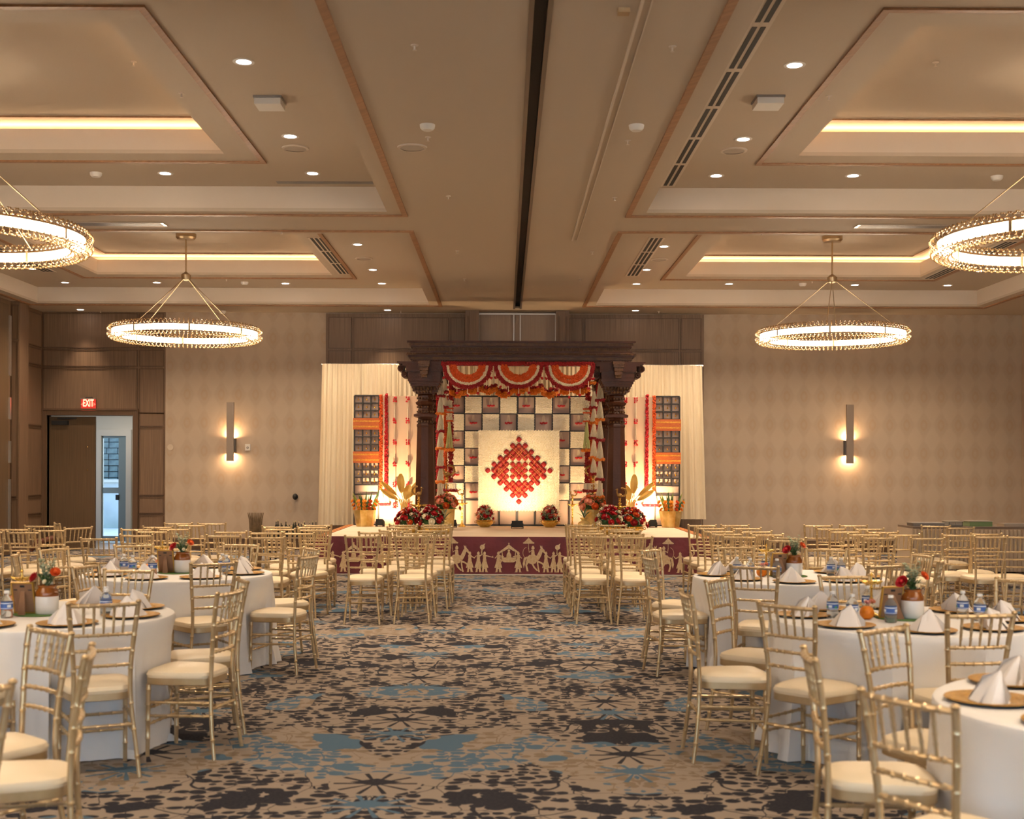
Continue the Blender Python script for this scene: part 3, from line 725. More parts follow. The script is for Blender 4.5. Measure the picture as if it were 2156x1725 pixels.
def px_post(z):      # half width and y of the back posts at height z
    tab = [(0, .184, -.222), (.16, .168, -.200), (.30, .153, -.187), (.44, .142, -.182), (.58, .143, -.188), (.72, .155, -.202), (.84, .167, -.220), (.92, .174, -.236)]
    for i in range(len(tab)-1):
        if tab[i][0] <= z <= tab[i+1][0]:
            t = (z-tab[i][0])/(tab[i+1][0]-tab[i][0]); return tab[i][1]+(tab[i+1][1]-tab[i][1])*t, tab[i][2]+(tab[i+1][2]-tab[i][2])*t
    return tab[-1][1], tab[-1][2]
def make_chair():
    t = thing('banquet_chair', '', 'chair')
    # cushion: rounded trapezoid pad
    v = []; f = []; n = 40
    prof = [(.0, .437, .985), (.25, .437, 1.0), (.5, .452, 1.018), (.8, .469, .975), (1, .481, .84), (1, .490, .5), (1, .492, .15)]
    def outline(a):
        c, s_ = cos(a), sin(a); e = .42
        x = (abs(c)**e)*(1 if c >= 0 else -1); y = (abs(s_)**e)*(1 if s_ >= 0 else -1)
        yy = .017+y*.193; w = .148+(.195-.148)*((y+1)/2)**.8
        return x*w, yy+.012*(1-x*x)*(1 if y > 0 else 0)
    for (_, z, s_) in prof:
        for k in range(n):
            x, y = outline(2*pi*k/n); v.append((x*s_, .017+(y-.017)*s_, z))
    for j in range(len(prof)-1):
        for k in range(n): f.append((j*n+k, j*n+(k+1) % n, (j+1)*n+(k+1) % n, (j+1)*n+k))
    f += [tuple(range(n-1, -1, -1)), tuple((len(prof)-1)*n+k for k in range(n))]
    MB().add(v, f).build('seat_cushion', M_SEAT, t)
    v = []; f = []
    for z, s_ in ((.398, .97), (.402, 1.0), (.437, 1.0), (.439, .97)):
        for k in range(n):
            x, y = outline(2*pi*k/n); v.append((x*s_, .017+(y-.017)*s_, z))
    for j in range(3):
        for k in range(n): f.append((j*n+k, j*n+(k+1) % n, (j+1)*n+(k+1) % n, (j+1)*n+k))
    f += [tuple(range(n-1, -1, -1)), tuple(3*n+k for k in range(n))]
    MB().add(v, f).build('seat_frame', M_GOLD, t)
    for s_ in (-1, 1):
        pts = bez([(s_*px_post(z)[0], px_post(z)[1], z) for z in (0, .16, .30, .44, .58, .72, .84, .905)], 4)
        m = ringed(pts, .0132, [.12, .27, .42, .62, .72, .81, .92], 10, 30, taper=(.82, 1.0))
        m.ball((s_*px_post(.92)[0], px_post(.92)[1], .912), .0155, 8, 6, (1, 1, .7)); m.build('back_post', M_GOLD, t)
        ringed([(s_*.173, .185, 0), (s_*.173, .18, .40)], .0132, [.25, .5, .72, .93], 10, 8, taper=(.85, 1.05)).build('front_leg', M_GOLD, t)
        for z0, z1 in ((.235, .225), (.305, .30)):
            a, b = px_post(z0); ringed([(s_*a, b, z0), (s_*.172, .183, z1)], .0082, [.12, .32, .5, .68, .88], 8, 10).build('side_stretcher', M_GOLD, t)
    for z in (.178, .267): ringed([(-.172, .183, z), (.172, .183, z)], .0082, [.2, .4, .6, .8], 8, 10).build('front_stretcher', M_GOLD, t)
    a, b = px_post(.273); ringed([(-a, b, .273), (a, b, .273)], .0085, [.2, .4, .6, .8], 8, 10).build('rear_stretcher', M_GOLD, t)
    def rail(z, r, bow, name, rings):
        a, b = px_post(z); ringed(bez([(-a, b, z), (-a*.5, b-bow*.75, z), (0, b-bow, z), (a*.5, b-bow*.75, z), (a, b, z)], 4), r, rings, 8, 16).build(name, M_GOLD, t)
    rail(.898, .0108, .018, 'top_rail', [.14, .28, .42, .58, .72, .86])
    for z in (.744, .664, .584): rail(z, .0088, .015, 'back_rail', [.12, .26, .42, .58, .74, .88])
    for k in range(5):
        x0 = (k-2)*.0505; x1 = (k-2)*.0485
        def bw(x, w, bow): return bow*(1-(x/w)**2)
        p0 = (x1, px_post(.744)[1]-bw(x1, .157, .015), .744); p1 = (x0, px_post(.898)[1]-bw(x0, .172, .018), .898)
        ringed([p0, p1], .0068, [.3, .5, .7], 8, 10, bump=.002, taper=(.8, 1.15)).build('spindle', M_GOLD, t)
    return t
chair0 = register(make_chair()); chair_used = False; NCH = 0
def chair(X, D, ang, label, group):
    "X, D: where the middle of the top rail stands; ang: direction the chair faces, degrees (90 = towards the stage)"
    global chair_used
    o = copy_tree(chair0) if chair_used else chair0; chair_used = True
    dx, dy = cos(R(ang)), sin(R(ang))
    o.location = (X+.255*dx, D+.255*dy, 0); o.rotation_euler = (0, 0, atan2(-dx, dy)); o.scale = (1, 1, .932/.92)
    CHL.append([o, 'table' in group or 'stray' in group]); tag(o, label, 'chair', group); return o
CHL = []
def chair_px(px, py, ang, label, group):
    D = Dz(px, py, .932); p = W(px, py, D); return chair(p.x, D, ang, label, group)

# blocks of chairs facing the stage: (pixel x of the top rail, pixel y of the post tops, angle)
ordn = ['first', 'second', 'third', 'fourth', 'fifth', 'sixth']
def block(rows, cols, group, desc, start=0):
    "rows: nearest row first, each a list of (px, py[, angle]) in the order of cols"
    for i, r_ in enumerate(rows):
        for j, c in enumerate(r_):
            if c is None: continue
            rw_ = ['nearest', 'second', 'middle', 'fourth', 'farthest'][i] if len(rows) == 5 else ordn[i]
            chair_px(c[0], c[1], c[2] if len(c) > 2 else 90, 'gold chair, %s column, %s row of the block %s' % (cols[j], rw_, desc), group)
block([[(761.6, 1127), (866.7, 1127)], [(789.3, 1118.7, 93), (881.3, 1120.4)], [(831, 1115), (907.6, 1114.5, 88)], [(850.7, 1108.5), (916.7, 1107.6)], [(851, 1103.3), (919, 1103.0)]],
      ['left', 'aisle'], 'gold chairs in the block left of the centre aisle', 'just left of the aisle')
block([[(1252, 1127.5), (1337.3, 1128)], [(1240, 1120.4), (1322, 1124.5, 80)], [(1238, 1115.3, 92), (1315.6, 1115.3)], [(1227.6, 1109.3), (1305, 1112, 86)], [(1221.3, 1103.4), (1288.7, 1103.6)]],
      ['aisle', 'right'], 'gold chairs in the block right of the centre aisle', 'just right of the aisle')
block([[(470, 1126), (562, 1129.6, 94)], [(519, 1118), (605, 1120.5, 78)], [(549, 1119.5), (651, 1113.4)], [(601, 1111.6), (656, 1108.4)], [(582, 1107), (667.7, 1103.9)]],
      ['left', 'right'], 'gold chairs in front of the stage corner on the left', 'by the left stage corner')
block([[(285.6, 1124.8, 84), None], [(319.9, 1117), None], [(291, 1112.6, 95), (368.8, 1110.7)], [(331, 1107.7), (397.3, 1105)], [(377, 1100.6), (441.9, 1100.6)]],
      ['left', 'right'], 'gold chairs below the left wall sconce', 'below the left sconce')
block([[(206.6, 1131.7, 92), None], [(53, 1117), (111, 1113, 92)], [(31, 1112.3), (146, 1111.5, 140)], [(88, 1104.8, 94), None], [(-22, 1117.5), (111, 1101.5, 30)]],
      ['left', 'right'], 'gold chairs before the exit door', 'before the exit door')
block([[(1558.8, 1128.2), (1640, 1133, 70)], [(1531.7, 1122), (1614, 1123.3)], [(1513.8, 1116.5), (1592.6, 1117.3)], [(1497, 1110), (1572, 1110.4)], [(1478.9, 1104.4), (1548, 1104.4)]],
      ['left', 'right'], 'gold chairs in front of the stage corner on the right', 'by the right stage corner')
block([[(1851.9, 1130.2), (1954.4, 1131.1)], [(1820, 1123.1), (1904, 1123.7)], [(1781.6, 1117.4), (1856.8, 1118.2)], [(1750.3, 1111.3), (1831.2, 1111.7)], [(1723.2, 1104.9), (1798, 1104.9)]],
      ['left', 'right'], 'gold chairs below the right wall sconce', 'below the right sconce')
block([[(1971, 1105.8, 82), (2024, 1109.5, 96)], [(2018.7, 1124), (2088, 1127.8)], [(2078, 1122, 92), (2150, 1128, 88)]],
      ['left', 'right'], 'gold chairs by the skirted buffet table', 'before the skirted table')
chair_px(1660.7, 1130.5, 60, 'gold chair turned aside behind the far right round table', 'stray gold chairs')
chair(-3.0, 8.78, -12, 'gold chair turned sideways between the two left round tables', 'stray gold chairs')
def towards(X, D, c, tw=0): return math.degrees(atan2(c[1]-D, c[0]-X))+tw
T = {'near left': (-2.73, 7.26), 'far left': (-2.69, 10.15), 'near right': (2.33, 7.2), 'far right': (2.31, 10.05), 'front right': (2.39, 4.55), 'front left': (-2.72, 4.4)}
CHS = {}
TC = {'near right': [(2.365, 6.165, 8, 'front'), (1.47, 6.5, 0, 'front left'), (1.025, 7.11, -8, 'left'), (1.36, 8.0, 0, 'back left'), (2.30, 8.2, 4, 'back'), (3.33, 8.0, 0, 'back right')],
      'far right': [(1.15, 10.0, 0, 'left'), (1.28, 10.95, 0, 'back left'), (1.83, 9.07, 0, 'front left'), (2.14, 11.37, 0, 'back'), (2.86, 11.03, 10, 'back right'), (2.81, 9.33, 0, 'front right'), (3.42, 10.38, 0, 'right rear'), (3.42, 9.74, 0, 'right front')],
      'front right': [(1.16, 4.78, 0, 'left'), (1.235, 3.83, 0, 'front left'), (1.765, 5.46, 0, 'back left')],
      'near left': [(-2.145, 6.57, -12, 'front right'), (-1.56, 7.13, 0, 'right'), (-1.72, 7.8, 0, 'back right'), (-2.62, 8.48, 0, 'back'), (-2.78, 6.10, 0, 'front')],
      'far left': [(-2.16, 9.21, 6, 'front right'), (-1.60, 10.0, 0, 'right'), (-1.765, 10.9, 0, 'back right'), (-2.45, 11.5, 0, 'back'), (-3.35, 11.25, 0, 'back left'), (-3.96, 10.8, 0, 'left rear'), (-3.98, 10.0, 0, 'left')],
      'front left': [(-1.99, 5.37, 0, 'back right'), (-1.60, 4.78, 0, 'right'), (-1.72, 3.93, 0, 'front right')]}
tname = {'near left': 'second round table on the left', 'far left': 'third round table on the left', 'near right': 'second round table on the right', 'far right': 'third round table on the right', 'front right': 'nearest round table on the right', 'front left': 'nearest table on the left, out of the picture'}
for k, lst in TC.items():
    for X, D, tw, pos in lst:
        X *= .983; D *= .983; an = towards(X, D, T[k], tw); dx, dy = cos(R(an)), sin(R(an))
        for _ in range(10):     # keep the seat just clear of the table
            if sqrt((X+.49*dx-T[k][0])**2+(D+.49*dy-T[k][1])**2) < .70: X -= .012*dx; D -= .012*dy
        CHS.setdefault(k, []).append((X+.255*dx, D+.255*dy, dx, dy))
        chair(X, D, an, 'gold chair, %s side, %s' % (pos, tname[k]), 'gold chairs round the dining tables')

# chairs of a block must not run into one another
for _ in range(60):
    for i in range(len(CHL)):
        a, fa = CHL[i]
        for j in range(i+1, len(CHL)):
            b_, fb = CHL[j]
            if fa and fb: continue
            dx, dy = b_.location.x-a.location.x, b_.location.y-a.location.y
            if abs(dx) > .42 or abs(dy) > .47: continue
            ox_, oy_ = .42-abs(dx), .47-abs(dy); wa, wb_ = (0, 1) if fa else (1, 0) if fb else (.5, .5)
            if ox_ < oy_*.8: s_ = ox_*.25*(1 if dx > 0 else -1); a.location.x -= s_*wa; b_.location.x += s_*wb_
            else: s_ = oy_*.25*(1 if dy > 0 else -1); a.location.y -= s_*wa; b_.location.y += s_*wb_
for o, _f in CHL:
    if 2.9 > o.location.x > -2.9 and o.location.y > 18.45: o.location.y = 18.45
    if o.location.x > 6.1 and o.location.y > 19.15: o.location.y = 19.15

# ================================================================ round tables and what stands on them
M_CLOTH = mat('white_polyester_cloth', '#efece7', .75, bump=(7, .25), spec=.3)
M_CHARG = mat('gold_beaded_charger', '#c8942c', .42, .45, noise=(60, '#9a701e'), bump=(160, .8)); M_UNDER = mat('charger_underside', '#241a16', .6)
M_NAP = mat('white_napkin', '#f0e9e2', .8, spec=.25); TH = .755
def cloth_mesh(seed, cx=0, cy=0, chs=()):
    rnd = random.Random(seed); n = 180; v = []; f = []
    ph = [rnd.random()*6.28 for _ in range(5)]; fr = [rnd.choice((7, 8, 9)), rnd.choice((13, 15, 11)), 22, 31, 5]
    R0 = .765
    rows = [(0.0, TH), (.4, TH), (.72, TH), (.752, TH-.001), (.764, TH-.006), (.769, TH-.016), (.771, TH-.04)]
    H = [TH-.04-(TH-.045)*k/16 for k in range(1, 17)]
    for r_, z in rows:
        for k in range(n): v.append((r_*cos(2*pi*k/n), r_*sin(2*pi*k/n), z))
    for z in H:
        t = 1-(z/(TH-.04)); g = t**.75
        for k in range(n):
            a = 2*pi*k/n
            w = .038*g*sin(fr[0]*a+ph[0]+.5*sin(2*a))+.024*g*sin(fr[1]*a+ph[1])+.010*g*sin(fr[2]*a+ph[2])*max(0, sin(fr[4]*a+ph[4]))
            flare = .025*t+.05*max(0, t-.82)/.18*(.5+.5*sin(fr[0]*a+ph[3]))+.012*max(0, t-.8)*sin(fr[3]*a)*8
            r_ = .772+w+flare
            if z < .735:
                r0_ = r_; fac = min(1, max(0, (.735-z)/.27)); fac = fac*fac*(3-2*fac)
                for ox_, oy_, dx_, dy_ in chs:      # the cloth is pushed in by the chairs
                    for _ in range(30):
                        X_, Y_ = cx+r_*cos(a)-ox_, cy+r_*sin(a)-oy_
                        ly = X_*dx_+Y_*dy_; lx = X_*dy_-Y_*dx_
                        if abs(lx) < .225 and -.3 < ly < .235: r_ -= .012
                        else: break
                r_ = r0_+(r_-r0_)*fac
            v.append((r_*cos(a), r_*sin(a), max(z, .004+.003*sin(9*a)**2)))
    m = len(rows)+len(H)
    for j in range(m-1):
        for k in range(n): f.append((j*n+k, (j+1)*n+k, (j+1)*n+(k+1) % n, j*n+(k+1) % n))
    return MB().add(v, f)
M_TWOOD = mat('plywood_tabletop', '#9a7b55', .6); M_TLEG = mat('folding_leg_metal', '#55504c', .4, .6)
def round_table(k):
    cx, cy = T[k]
    t = thing('round_table', 'round folding table under the white cloth, %s' % tname[k], 'table', (cx, cy, 0), group='round dining tables')
    MB().lathe([(0, .715), (.745, .715), (.755, .725), (.755, .74), (.75, .748), (0, .748)], n=48, cap=False).build('tabletop', M_TWOOD, t)
    for i in range(4):
        a = pi/4+i*pi/2; MB().tube([(.45*cos(a), .45*sin(a), .715), (.52*cos(a), .52*sin(a), 0)], .014).build('leg', M_TLEG, t)
    o = cloth_mesh(len(k)*7+int(cx > 0), cx, cy, CHS.get(k, ())).build('tablecloth', M_CLOTH); o.location = (cx, cy, 0)
    tag(o, 'white floor length cloth on the %s' % tname[k], 'tablecloth', 'white round tablecloths')
# prototypes --------------------------------------------------------------
def proto_plate():
    t = thing('charger_plate', '', 'plate')
    MB().lathe([(0, .006), (.105, .006), (.112, .010), (.135, .013), (.163, .016), (.165, .0135), (.160, .012)], n=40, cap=False).build('plate_face', M_CHARG, t)
    MB().lathe([(.0, .0), (.10, .0), (.12, .003), (.164, .0125), (.160, .0115), (.1, .004), (0, .004)], n=40, cap=False).build('underside', M_UNDER, t)
    return register(t)
def proto_napkin():
    "white napkin folded into a standing cone with open front"
    v = []; f = []; n = 14; H = .112
    for j in range(9):
        t_ = j/8; z = H*t_
        for k in range(n+1):
            a = -2.55+5.1*k/n; r_ = .088*(1-t_)**.9+.004; q = 1+.10*sin(5*a+1)*(1-t_)
            v.append((r_*q*sin(a)*1.12, -r_*q*cos(a)*.72+.03*t_, z))
    for j in range(8):
        for k in range(n): f.append((j*(n+1)+k, j*(n+1)+k+1, (j+1)*(n+1)+k+1, (j+1)*(n+1)+k))
    mb = MB().add(v, f)
    mb.add([(-.10, .045, 0), (.10, .045, 0), (.085, .06, .03), (0, .033, H*.97), (-.085, .06, .03)], [(0, 1, 2, 3, 4), (4, 3, 2, 1, 0)])
    mb.add([(-.075, -.06, 0), (.005, -.085, 0), (.003, -.03, H*.8), (.0, .028, H)], [(0, 1, 2, 3), (3, 2, 1, 0)])
    mb.add([(.08, -.05, 0), (.01, -.08, 0), (-.003, -.03, H*.7), (.0, .028, H)], [(3, 2, 1, 0), (0, 1, 2, 3)])
    o = mb.build('napkin', M_NAP); return o
M_PET = mat('clear_bottle_plastic', '#eef3f5', .08, trans=.85, spec=.5); M_PET.node_tree.nodes['Principled BSDF'].inputs['IOR'].default_value = 1.12
M_CAP = mat('white_bottle_cap', '#e8e6e2', .4); M_LAB = mat('blue_bottle_label', '#3f62a8', .45); M_LABW = mat('label_white', '#dfe6ea', .45); M_LABG = mat('label_green', '#4f9a6a', .45)
def proto_bottle():
    t = thing('water_bottle', '', 'bottle')
    MB().lathe([(0, .002), (.028, 0), (.0325, .006), (.0325, .045), (.031, .05), (.0325, .055), (.0325, .115), (.030, .132), (.020, .150), (.0125, .160), (.0125, .175)], n=20, cap=False).build('bottle_body', M_PET, t)
    MB().lathe([(.0142, .170), (.0146, .172), (.0146, .186), (.013, .189), (0, .189)], n=16, cap=False).build('cap', M_CAP, t)
    l = MB(); l.lathe([(.0331, .062), (.0331, .112)], n=28, cap=False); l.build('label', M_LAB, t)
    w = MB(); w.lathe([(.0334, .100), (.0334, .106)], n=28, cap=False); w.lathe([(.0334, .066), (.0334, .069)], n=28, cap=False)
    for a in (-1.57, .5, 2.6):
        c = (cos(a)*.0333, sin(a)*.0333, .084); w.cbox(c, (.002, .020, .018), a)
    w.build('label_print', M_LABW, t)
    g = MB(); g.cbox((cos(-.6)*.0332, sin(-.6)*.0332, .078), (.0022, .014, .014), -.6); g.cbox((cos(4)*.0332, sin(4)*.0332, .078), (.0022, .014, .014), 4); g.build('label_mark', M_LABG, t)
    return register(t)
M_ORANGE = mat('orange_peel', '#e8820f', .45, bump=(150, .3))
M_JARW = mat('cream_glaze', '#dfdad4', .25, spec=.6); M_JARB = mat('brown_salt_glaze', '#8a4a10', .18, spec=.7, noise=(8, '#6d3608'))
def proto_vase():
    t = thing('stoneware_jar', '', 'vase')
    MB().lathe([(0, 0), (.060, 0), (.064, .006), (.0655, .05), (.0655, .105), (.064, .112)], n=32, cap=False).build('cream_body', M_JARW, t)
    MB().lathe([(.0642, .111), (.066, .118), (.063, .14), (.052, .158), (.050, .166), (.056, .174), (.056, .18), (.048, .18), (.046, .165)], n=32, cap=False).build('brown_shoulder', M_JARB, t)
    return register(t)
M_RED = mat('red_rose_petal', '#c8141f', .6, noise=(40, '#a80c16')); M_DRED = mat('dark_red_blossom', '#8e0d12', .65, noise=(60, '#a81418')); M_ORG = mat('orange_marigold', '#e2621c', .65, noise=(60, '#d44d14'))
M_AMBER = mat('amber_marigold', '#ef8a22', .65, noise=(60, '#e0741a')); M_CREAMF = mat('jasmine_cream', '#f4ead2', .7, noise=(60, '#e8d8b0')); M_PEACH = mat('peach_rose_petal', '#f2a888', .6, noise=(30, '#ea8c64'))
M_LEAF = mat('deep_green_leaf', '#3c5a2c', .55, noise=(20, '#53743a')); M_EUC = mat('grey_green_foliage', '#8a9676', .7, noise=(30, '#a7ae92')); M_YG = mat('yellow_green_leaf', '#a5a834', .55, noise=(20, '#7f8f2c'))
M_PINK = mat('pink_petal', '#e3a79c', .6)
def rose_mb(r=.03, seed=0):
    "rose: core plus whorls of cupped petals"
    rnd = random.Random(seed); mb = MB(); mb.ball((0, 0, r*.5), r*.48, 8, 6)
    for ring, (n, rad, tilt, hgt) in enumerate(((4, .45, .15, .95), (5, .7, .45, .8), (6, .95, .85, .55))):
        for k in range(n):
            a = 2*pi*k/n+ring*.6+rnd.random()*.3; w = 1.9*pi/n*.62; v = []
            for j in range(3):
                for i in range(4):
                    u = (i/3-.5)*2*w; tt = j/2
                    rr = r*rad*(.35+.65*tt**.7)+r*.12*tt*tt*(1+tilt); z = r*hgt*tt*(1-.18*abs(i-1.5)/1.5*tt)+r*.12*(1-tilt)
                    v.append((rr*cos(a+u), rr*sin(a+u), z))
            mb.add(v, [(j*4+i, j*4+i+1, (j+1)*4+i+1, (j+1)*4+i) for j in range(2) for i in range(3)])
    return mb
def leaf_at(mb, p, d, L, w, curl=.2):
    p = Vector(p); d = Vector(d).normalized(); s_ = d.cross(Vector((0, 0, 1)));
    if s_.length < .05: s_ = Vector((1, 0, 0))
    s_.normalize(); u = s_.cross(d).normalized()
    q = [p, p+d*L*.35+s_*w*.5+u*curl*L*.12, p+d*L*.35-s_*w*.5+u*curl*L*.12, p+d*L*.7+s_*w*.42, p+d*L*.7-s_*w*.42, p+d*L-u*curl*L*.25]
    mb.add(q, [(0, 1, 2), (1, 3, 4, 2), (3, 5, 4)])
def sprig(mb, p, d, L, w, n=9, ls=.03):
    "stem with leaves along it"
    p = Vector(p); d = Vector(d).normalized()
    mb.tube([p, p+d*L], .0015, 4, False)
    for i in range(n):
        a = i*2.4; t = .25+.75*i/n; s_ = d.orthogonal().normalized(); s_.rotate(Matrix.Rotation(a, 3, d) if False else Matrix.Rotation(a, 3, 'Z'))
        leaf_at(mb, p+d*L*t, (d*.6+s_).normalized(), ls, w)
def proto_bunch():
    t = thing('flower_bunch', '', 'flowers'); rnd = random.Random(3)
    e = MB()
    for i in range(9):
        a = i*.9; sprig(e, (0, 0, 0), (.28*cos(a), .28*sin(a), 1), .12+.07*rnd.random(), .018, 12, .028)
    e.build('eucalyptus_foliage', M_EUC, t)
    g = MB()
    for i in range(12):
        a = i*.55; sprig(g, (0, 0, -.01), (.5*cos(a), .5*sin(a), .8), .06+.04*rnd.random(), .012, 8, .03)
    g.build('green_leaves', M_LEAF, t)
    r1 = rose_mb(.034, 1).build('red_rose', M_RED, t); r1.location = (-.062, -.02, .045); r1.rotation_euler = (.5, -.9, 0)
    r2 = rose_mb(.026, 2).build('orange_flower', M_ORG, t); r2.location = (.06, -.01, .08); r2.rotation_euler = (.7, .7, 0)
    r3 = rose_mb(.012, 4).build('white_bud', M_CREAMF, t); r3.location = (.015, -.045, .03); r3.rotation_euler = (1.1, 0, 0)
    return register(t)
M_KRAFT = mat('brown_backing_board', '#8d6749', .8, noise=(8, '#7d5a3e')); M_GFRAME = mat('gold_photo_frame', '#c39a44', .35, .7)
def proto_frame():
    "photo frame seen from behind: gold rim, brown board, easel leg, turn buttons"
    t = thing('photo_frame', '', 'photo frame'); h = .19; w = .14
    tl = R(12)
    M_ = Matrix.Rotation(tl, 4, 'X')
    def bx(mb, x0, x1, y0, y1, z0, z1):
        o = len(mb.v); mb.box(x0, x1, y0, y1, z0, z1)
        for i in range(o, len(mb.v)): mb.v[i] = tuple(M_ @ Vector(mb.v[i]))
    f = MB(); bx(f, -w/2, -w/2+.008, -.006, .008, 0, h); bx(f, w/2-.008, w/2, -.006, .008, 0, h); bx(f, -w/2, w/2, -.006, .008, 0, .008); bx(f, -w/2, w/2, -.006, .008, h-.008, h); f.build('gold_rim', M_GFRAME, t, False)
    b = MB(); bx(b, -w/2+.006, w/2-.006, -.003, .004, .006, h-.006); b.build('backing_board', M_KRAFT, t, False)
    pc = MB(); bx(pc, -w/2+.012, w/2-.012, .004, .006, .012, h-.012); pc.build('picture', mat('photo_print', '#c9bfae', .4, noise=(20, '#8a7a68')), t, False)
    lg = MB(); p0 = M_ @ Vector((0, -.004, h*.72)); lg.add([(-.012, p0.y, p0.z), (.012, p0.y, p0.z), (.045, -.085, 0), (.0, -.085, 0), (-.012, p0.y-.003, p0.z), (.012, p0.y-.003, p0.z), (.045, -.089, 0), (.0, -.089, 0)], [(0,1,2,3), (7,6,5,4), (0,4,5,1), (1,5,6,2), (3,2,6,7), (0,3,7,4)])
    lg.build('easel_leg', M_KRAFT, t, False)
    c = MB(); bx(c, -.014, .014, -.006, -.003, h*.84, h*.9); bx(c, -.055, -.035, -.006, -.003, h*.74, h*.77); bx(c, .035, .055, -.006, -.003, h*.74, h*.77); c.build('clip', M_BLACK, t, False)
    return register(t)
M_LAMPB = mat('polished_brass', '#f0cb70', .25, .8, noise=(30, '#dcae50'))
def proto_lamp():
    t = thing('brass_oil_lamp', '', 'oil lamp')
    MB().lathe([(0, 0), (.042, 0), (.046, .006), (.038, .014), (.02, .024), (.011, .034), (.009, .05), (.015, .056), (.009, .062), (.008, .10), (.014, .106), (.008, .112), (.0075, .16), (.012, .166), (.008, .172), (.008, .19)], n=20, cap=False).build('stem', M_LAMPB, t)
    w = MB(); w.lathe([(.008, .186), (.03, .192), (.042, .205), (.036, .2), (.01, .196)], n=20, cap=False)
    for k in range(5):
        a = 2*pi*k/5+.3; w.tube([(.03*cos(a), .03*sin(a), .197), (.052*cos(a), .052*sin(a), .203), (.066*cos(a), .066*sin(a), .211)], [.012, .008, .002], 8)
    w.build('oil_dish', M_LAMPB, t)
    MB().lathe([(.008, .19), (.012, .2), (.006, .212), (.005, .235), (.011, .243), (.006, .252), (0, .262)], n=14, cap=False).build('finial', M_LAMPB, t)
    return register(t)
def proto_bud():
    t = thing('bud_vase', '', 'vase')
    MB().lathe([(0, 0), (.022, 0), (.024, .004), (.022, .03), (.014, .05), (.016, .06)], n=18, cap=False).build('glass_body', M_PET, t)
    g = MB(); 
    for k in range(6): leaf_at(g, (0, 0, .05), (cos(k), sin(k), .9), .04, .016)
    g.build('leaves', M_LEAF, t)
    for i, (x, y, z, m) in enumerate(((-.012, -.01, .085, M_PINK), (.018, 0, .09, M_PEACH), (0, -.02, .066, M_CREAMF), (.02, -.015, .06, M_CREAMF))):
        o = rose_mb(.017, i).build('small_bloom', m, t); o.location = (x, y, z); o.rotation_euler = (.6, 0, 0)
    return register(t)
PR = {'plate': [proto_plate(), 0], 'napkin': [register(proto_napkin()), 0], 'bottle': [proto_bottle(), 0], 'vase': [proto_vase(), 0], 'bunch': [proto_bunch(), 0], 'frame': [proto_frame(), 0], 'lamp': [proto_lamp(), 0], 'bud': [proto_bud(), 0]}
PR['orange'] = [register(MB().lathe([(0, 0), (.018, .001), (.034, .012), (.041, .03), (.041, .046), (.033, .066), (.017, .076), (.003, .074), (0, .075)], n=24, cap=False).build('orange', M_ORANGE)), 0]
PR['mat'] = [register(MB().lathe([(0, 0), (.155, 0), (.158, .003), (.15, .006), (0, .006)], n=40, cap=False).build('green_mat', mat('green_turf_mat', '#5b7d3e', .95, noise=(60, '#47682f'), bump=(120, .8)))), 0]
def put(k, loc, rz, label, cat, group):
    p = PR[k]; o = copy_tree(p[0]) if p[1] else p[0]; p[1] = 1
    o.location = loc; o.rotation_euler = (0, 0, rz)
    if k == 'bottle': o.scale = (1.04, 1.04, .82)
    if k == 'vase': o.scale = (1, 1, .93)
    return tag(o, label, cat, group)
pos8 = ['right', 'back right', 'back', 'back left', 'left', 'front left', 'front', 'front right']
for k in ('near left', 'far left', 'near right', 'far right', 'front right'):
    round_table(k); cx, cy = T[k]; z = TH+.001; rnd = random.Random(k); tn = tname[k]
    off = R(-8) if cx > 0 else R(-11)
    for i in range(8):
        a = off+i*pi/4+R(rnd.uniform(-3, 3)); r_ = .575
        x, y = cx+r_*cos(a), cy+r_*sin(a)
        put('plate', (x, y, z), rnd.random()*3, 'gold charger plate at the %s side of the %s' % (pos8[i], tn), 'plate', 'gold charger plates on the tables')
        put('napkin', (x+rnd.uniform(-.015, .015), y+rnd.uniform(-.015, .015), z+.0075), a+pi/2+rnd.uniform(-.9, .9), 'folded white napkin on the %s plate of the %s' % (pos8[i], tn), 'napkin', 'folded white napkins on the plates')
    put('mat', (cx, cy+.02, z), 0, 'green turf mat under the centrepiece of the %s' % tn, 'mat', 'green centrepiece mats')
    z2 = z+.0065
    put('vase', (cx+.045, cy-.01, z2), 0, 'brown and cream stoneware jar on the %s' % tn, 'vase', 'stoneware centrepiece jars')
    put('bunch', (cx+.045, cy-.01, z2+.160), rnd.uniform(-.3, .3), 'red and orange flowers in the jar, %s' % tn, 'flowers', 'flower bunches in the jars')
    put('frame', (cx-.085, cy+.0, z2), R(-8) if cx < 0 else R(14), 'photo frame seen from behind, %s' % tn, 'photo frame', 'photo frames on the tables')
    put('lamp', (cx-.155, cy+.12, z), rnd.random(), 'small brass oil lamp on the %s' % tn, 'oil lamp', 'brass oil lamps on the tables')
    put('bud', (cx-.19, cy+.05, z), 0, 'little vase of pink blooms on the %s' % tn, 'vase', 'small bud vases')
    put('orange', (cx-.225, cy-.03, z), 0, 'orange lying beside the frame on the %s' % tn, 'fruit', 'oranges on the tables')
    bpos = [(-.145, -.16, 'in front of the photo frame'), (-.42, .02, 'left of the orange'), (-.34, -.12, 'front left'), (.36, .08, 'right of the jar'), (.40, -.06, 'front right'), (-.1, .38, 'behind the centrepiece')]
    for bx_, by_, w_ in bpos:
        put('bottle', (cx+bx_+rnd.uniform(-.02, .02), cy+by_+rnd.uniform(-.02, .02), z), rnd.random()*6, 'blue labelled water bottle %s, %s' % (w_, tn), 'bottle', 'water bottles on the tables')

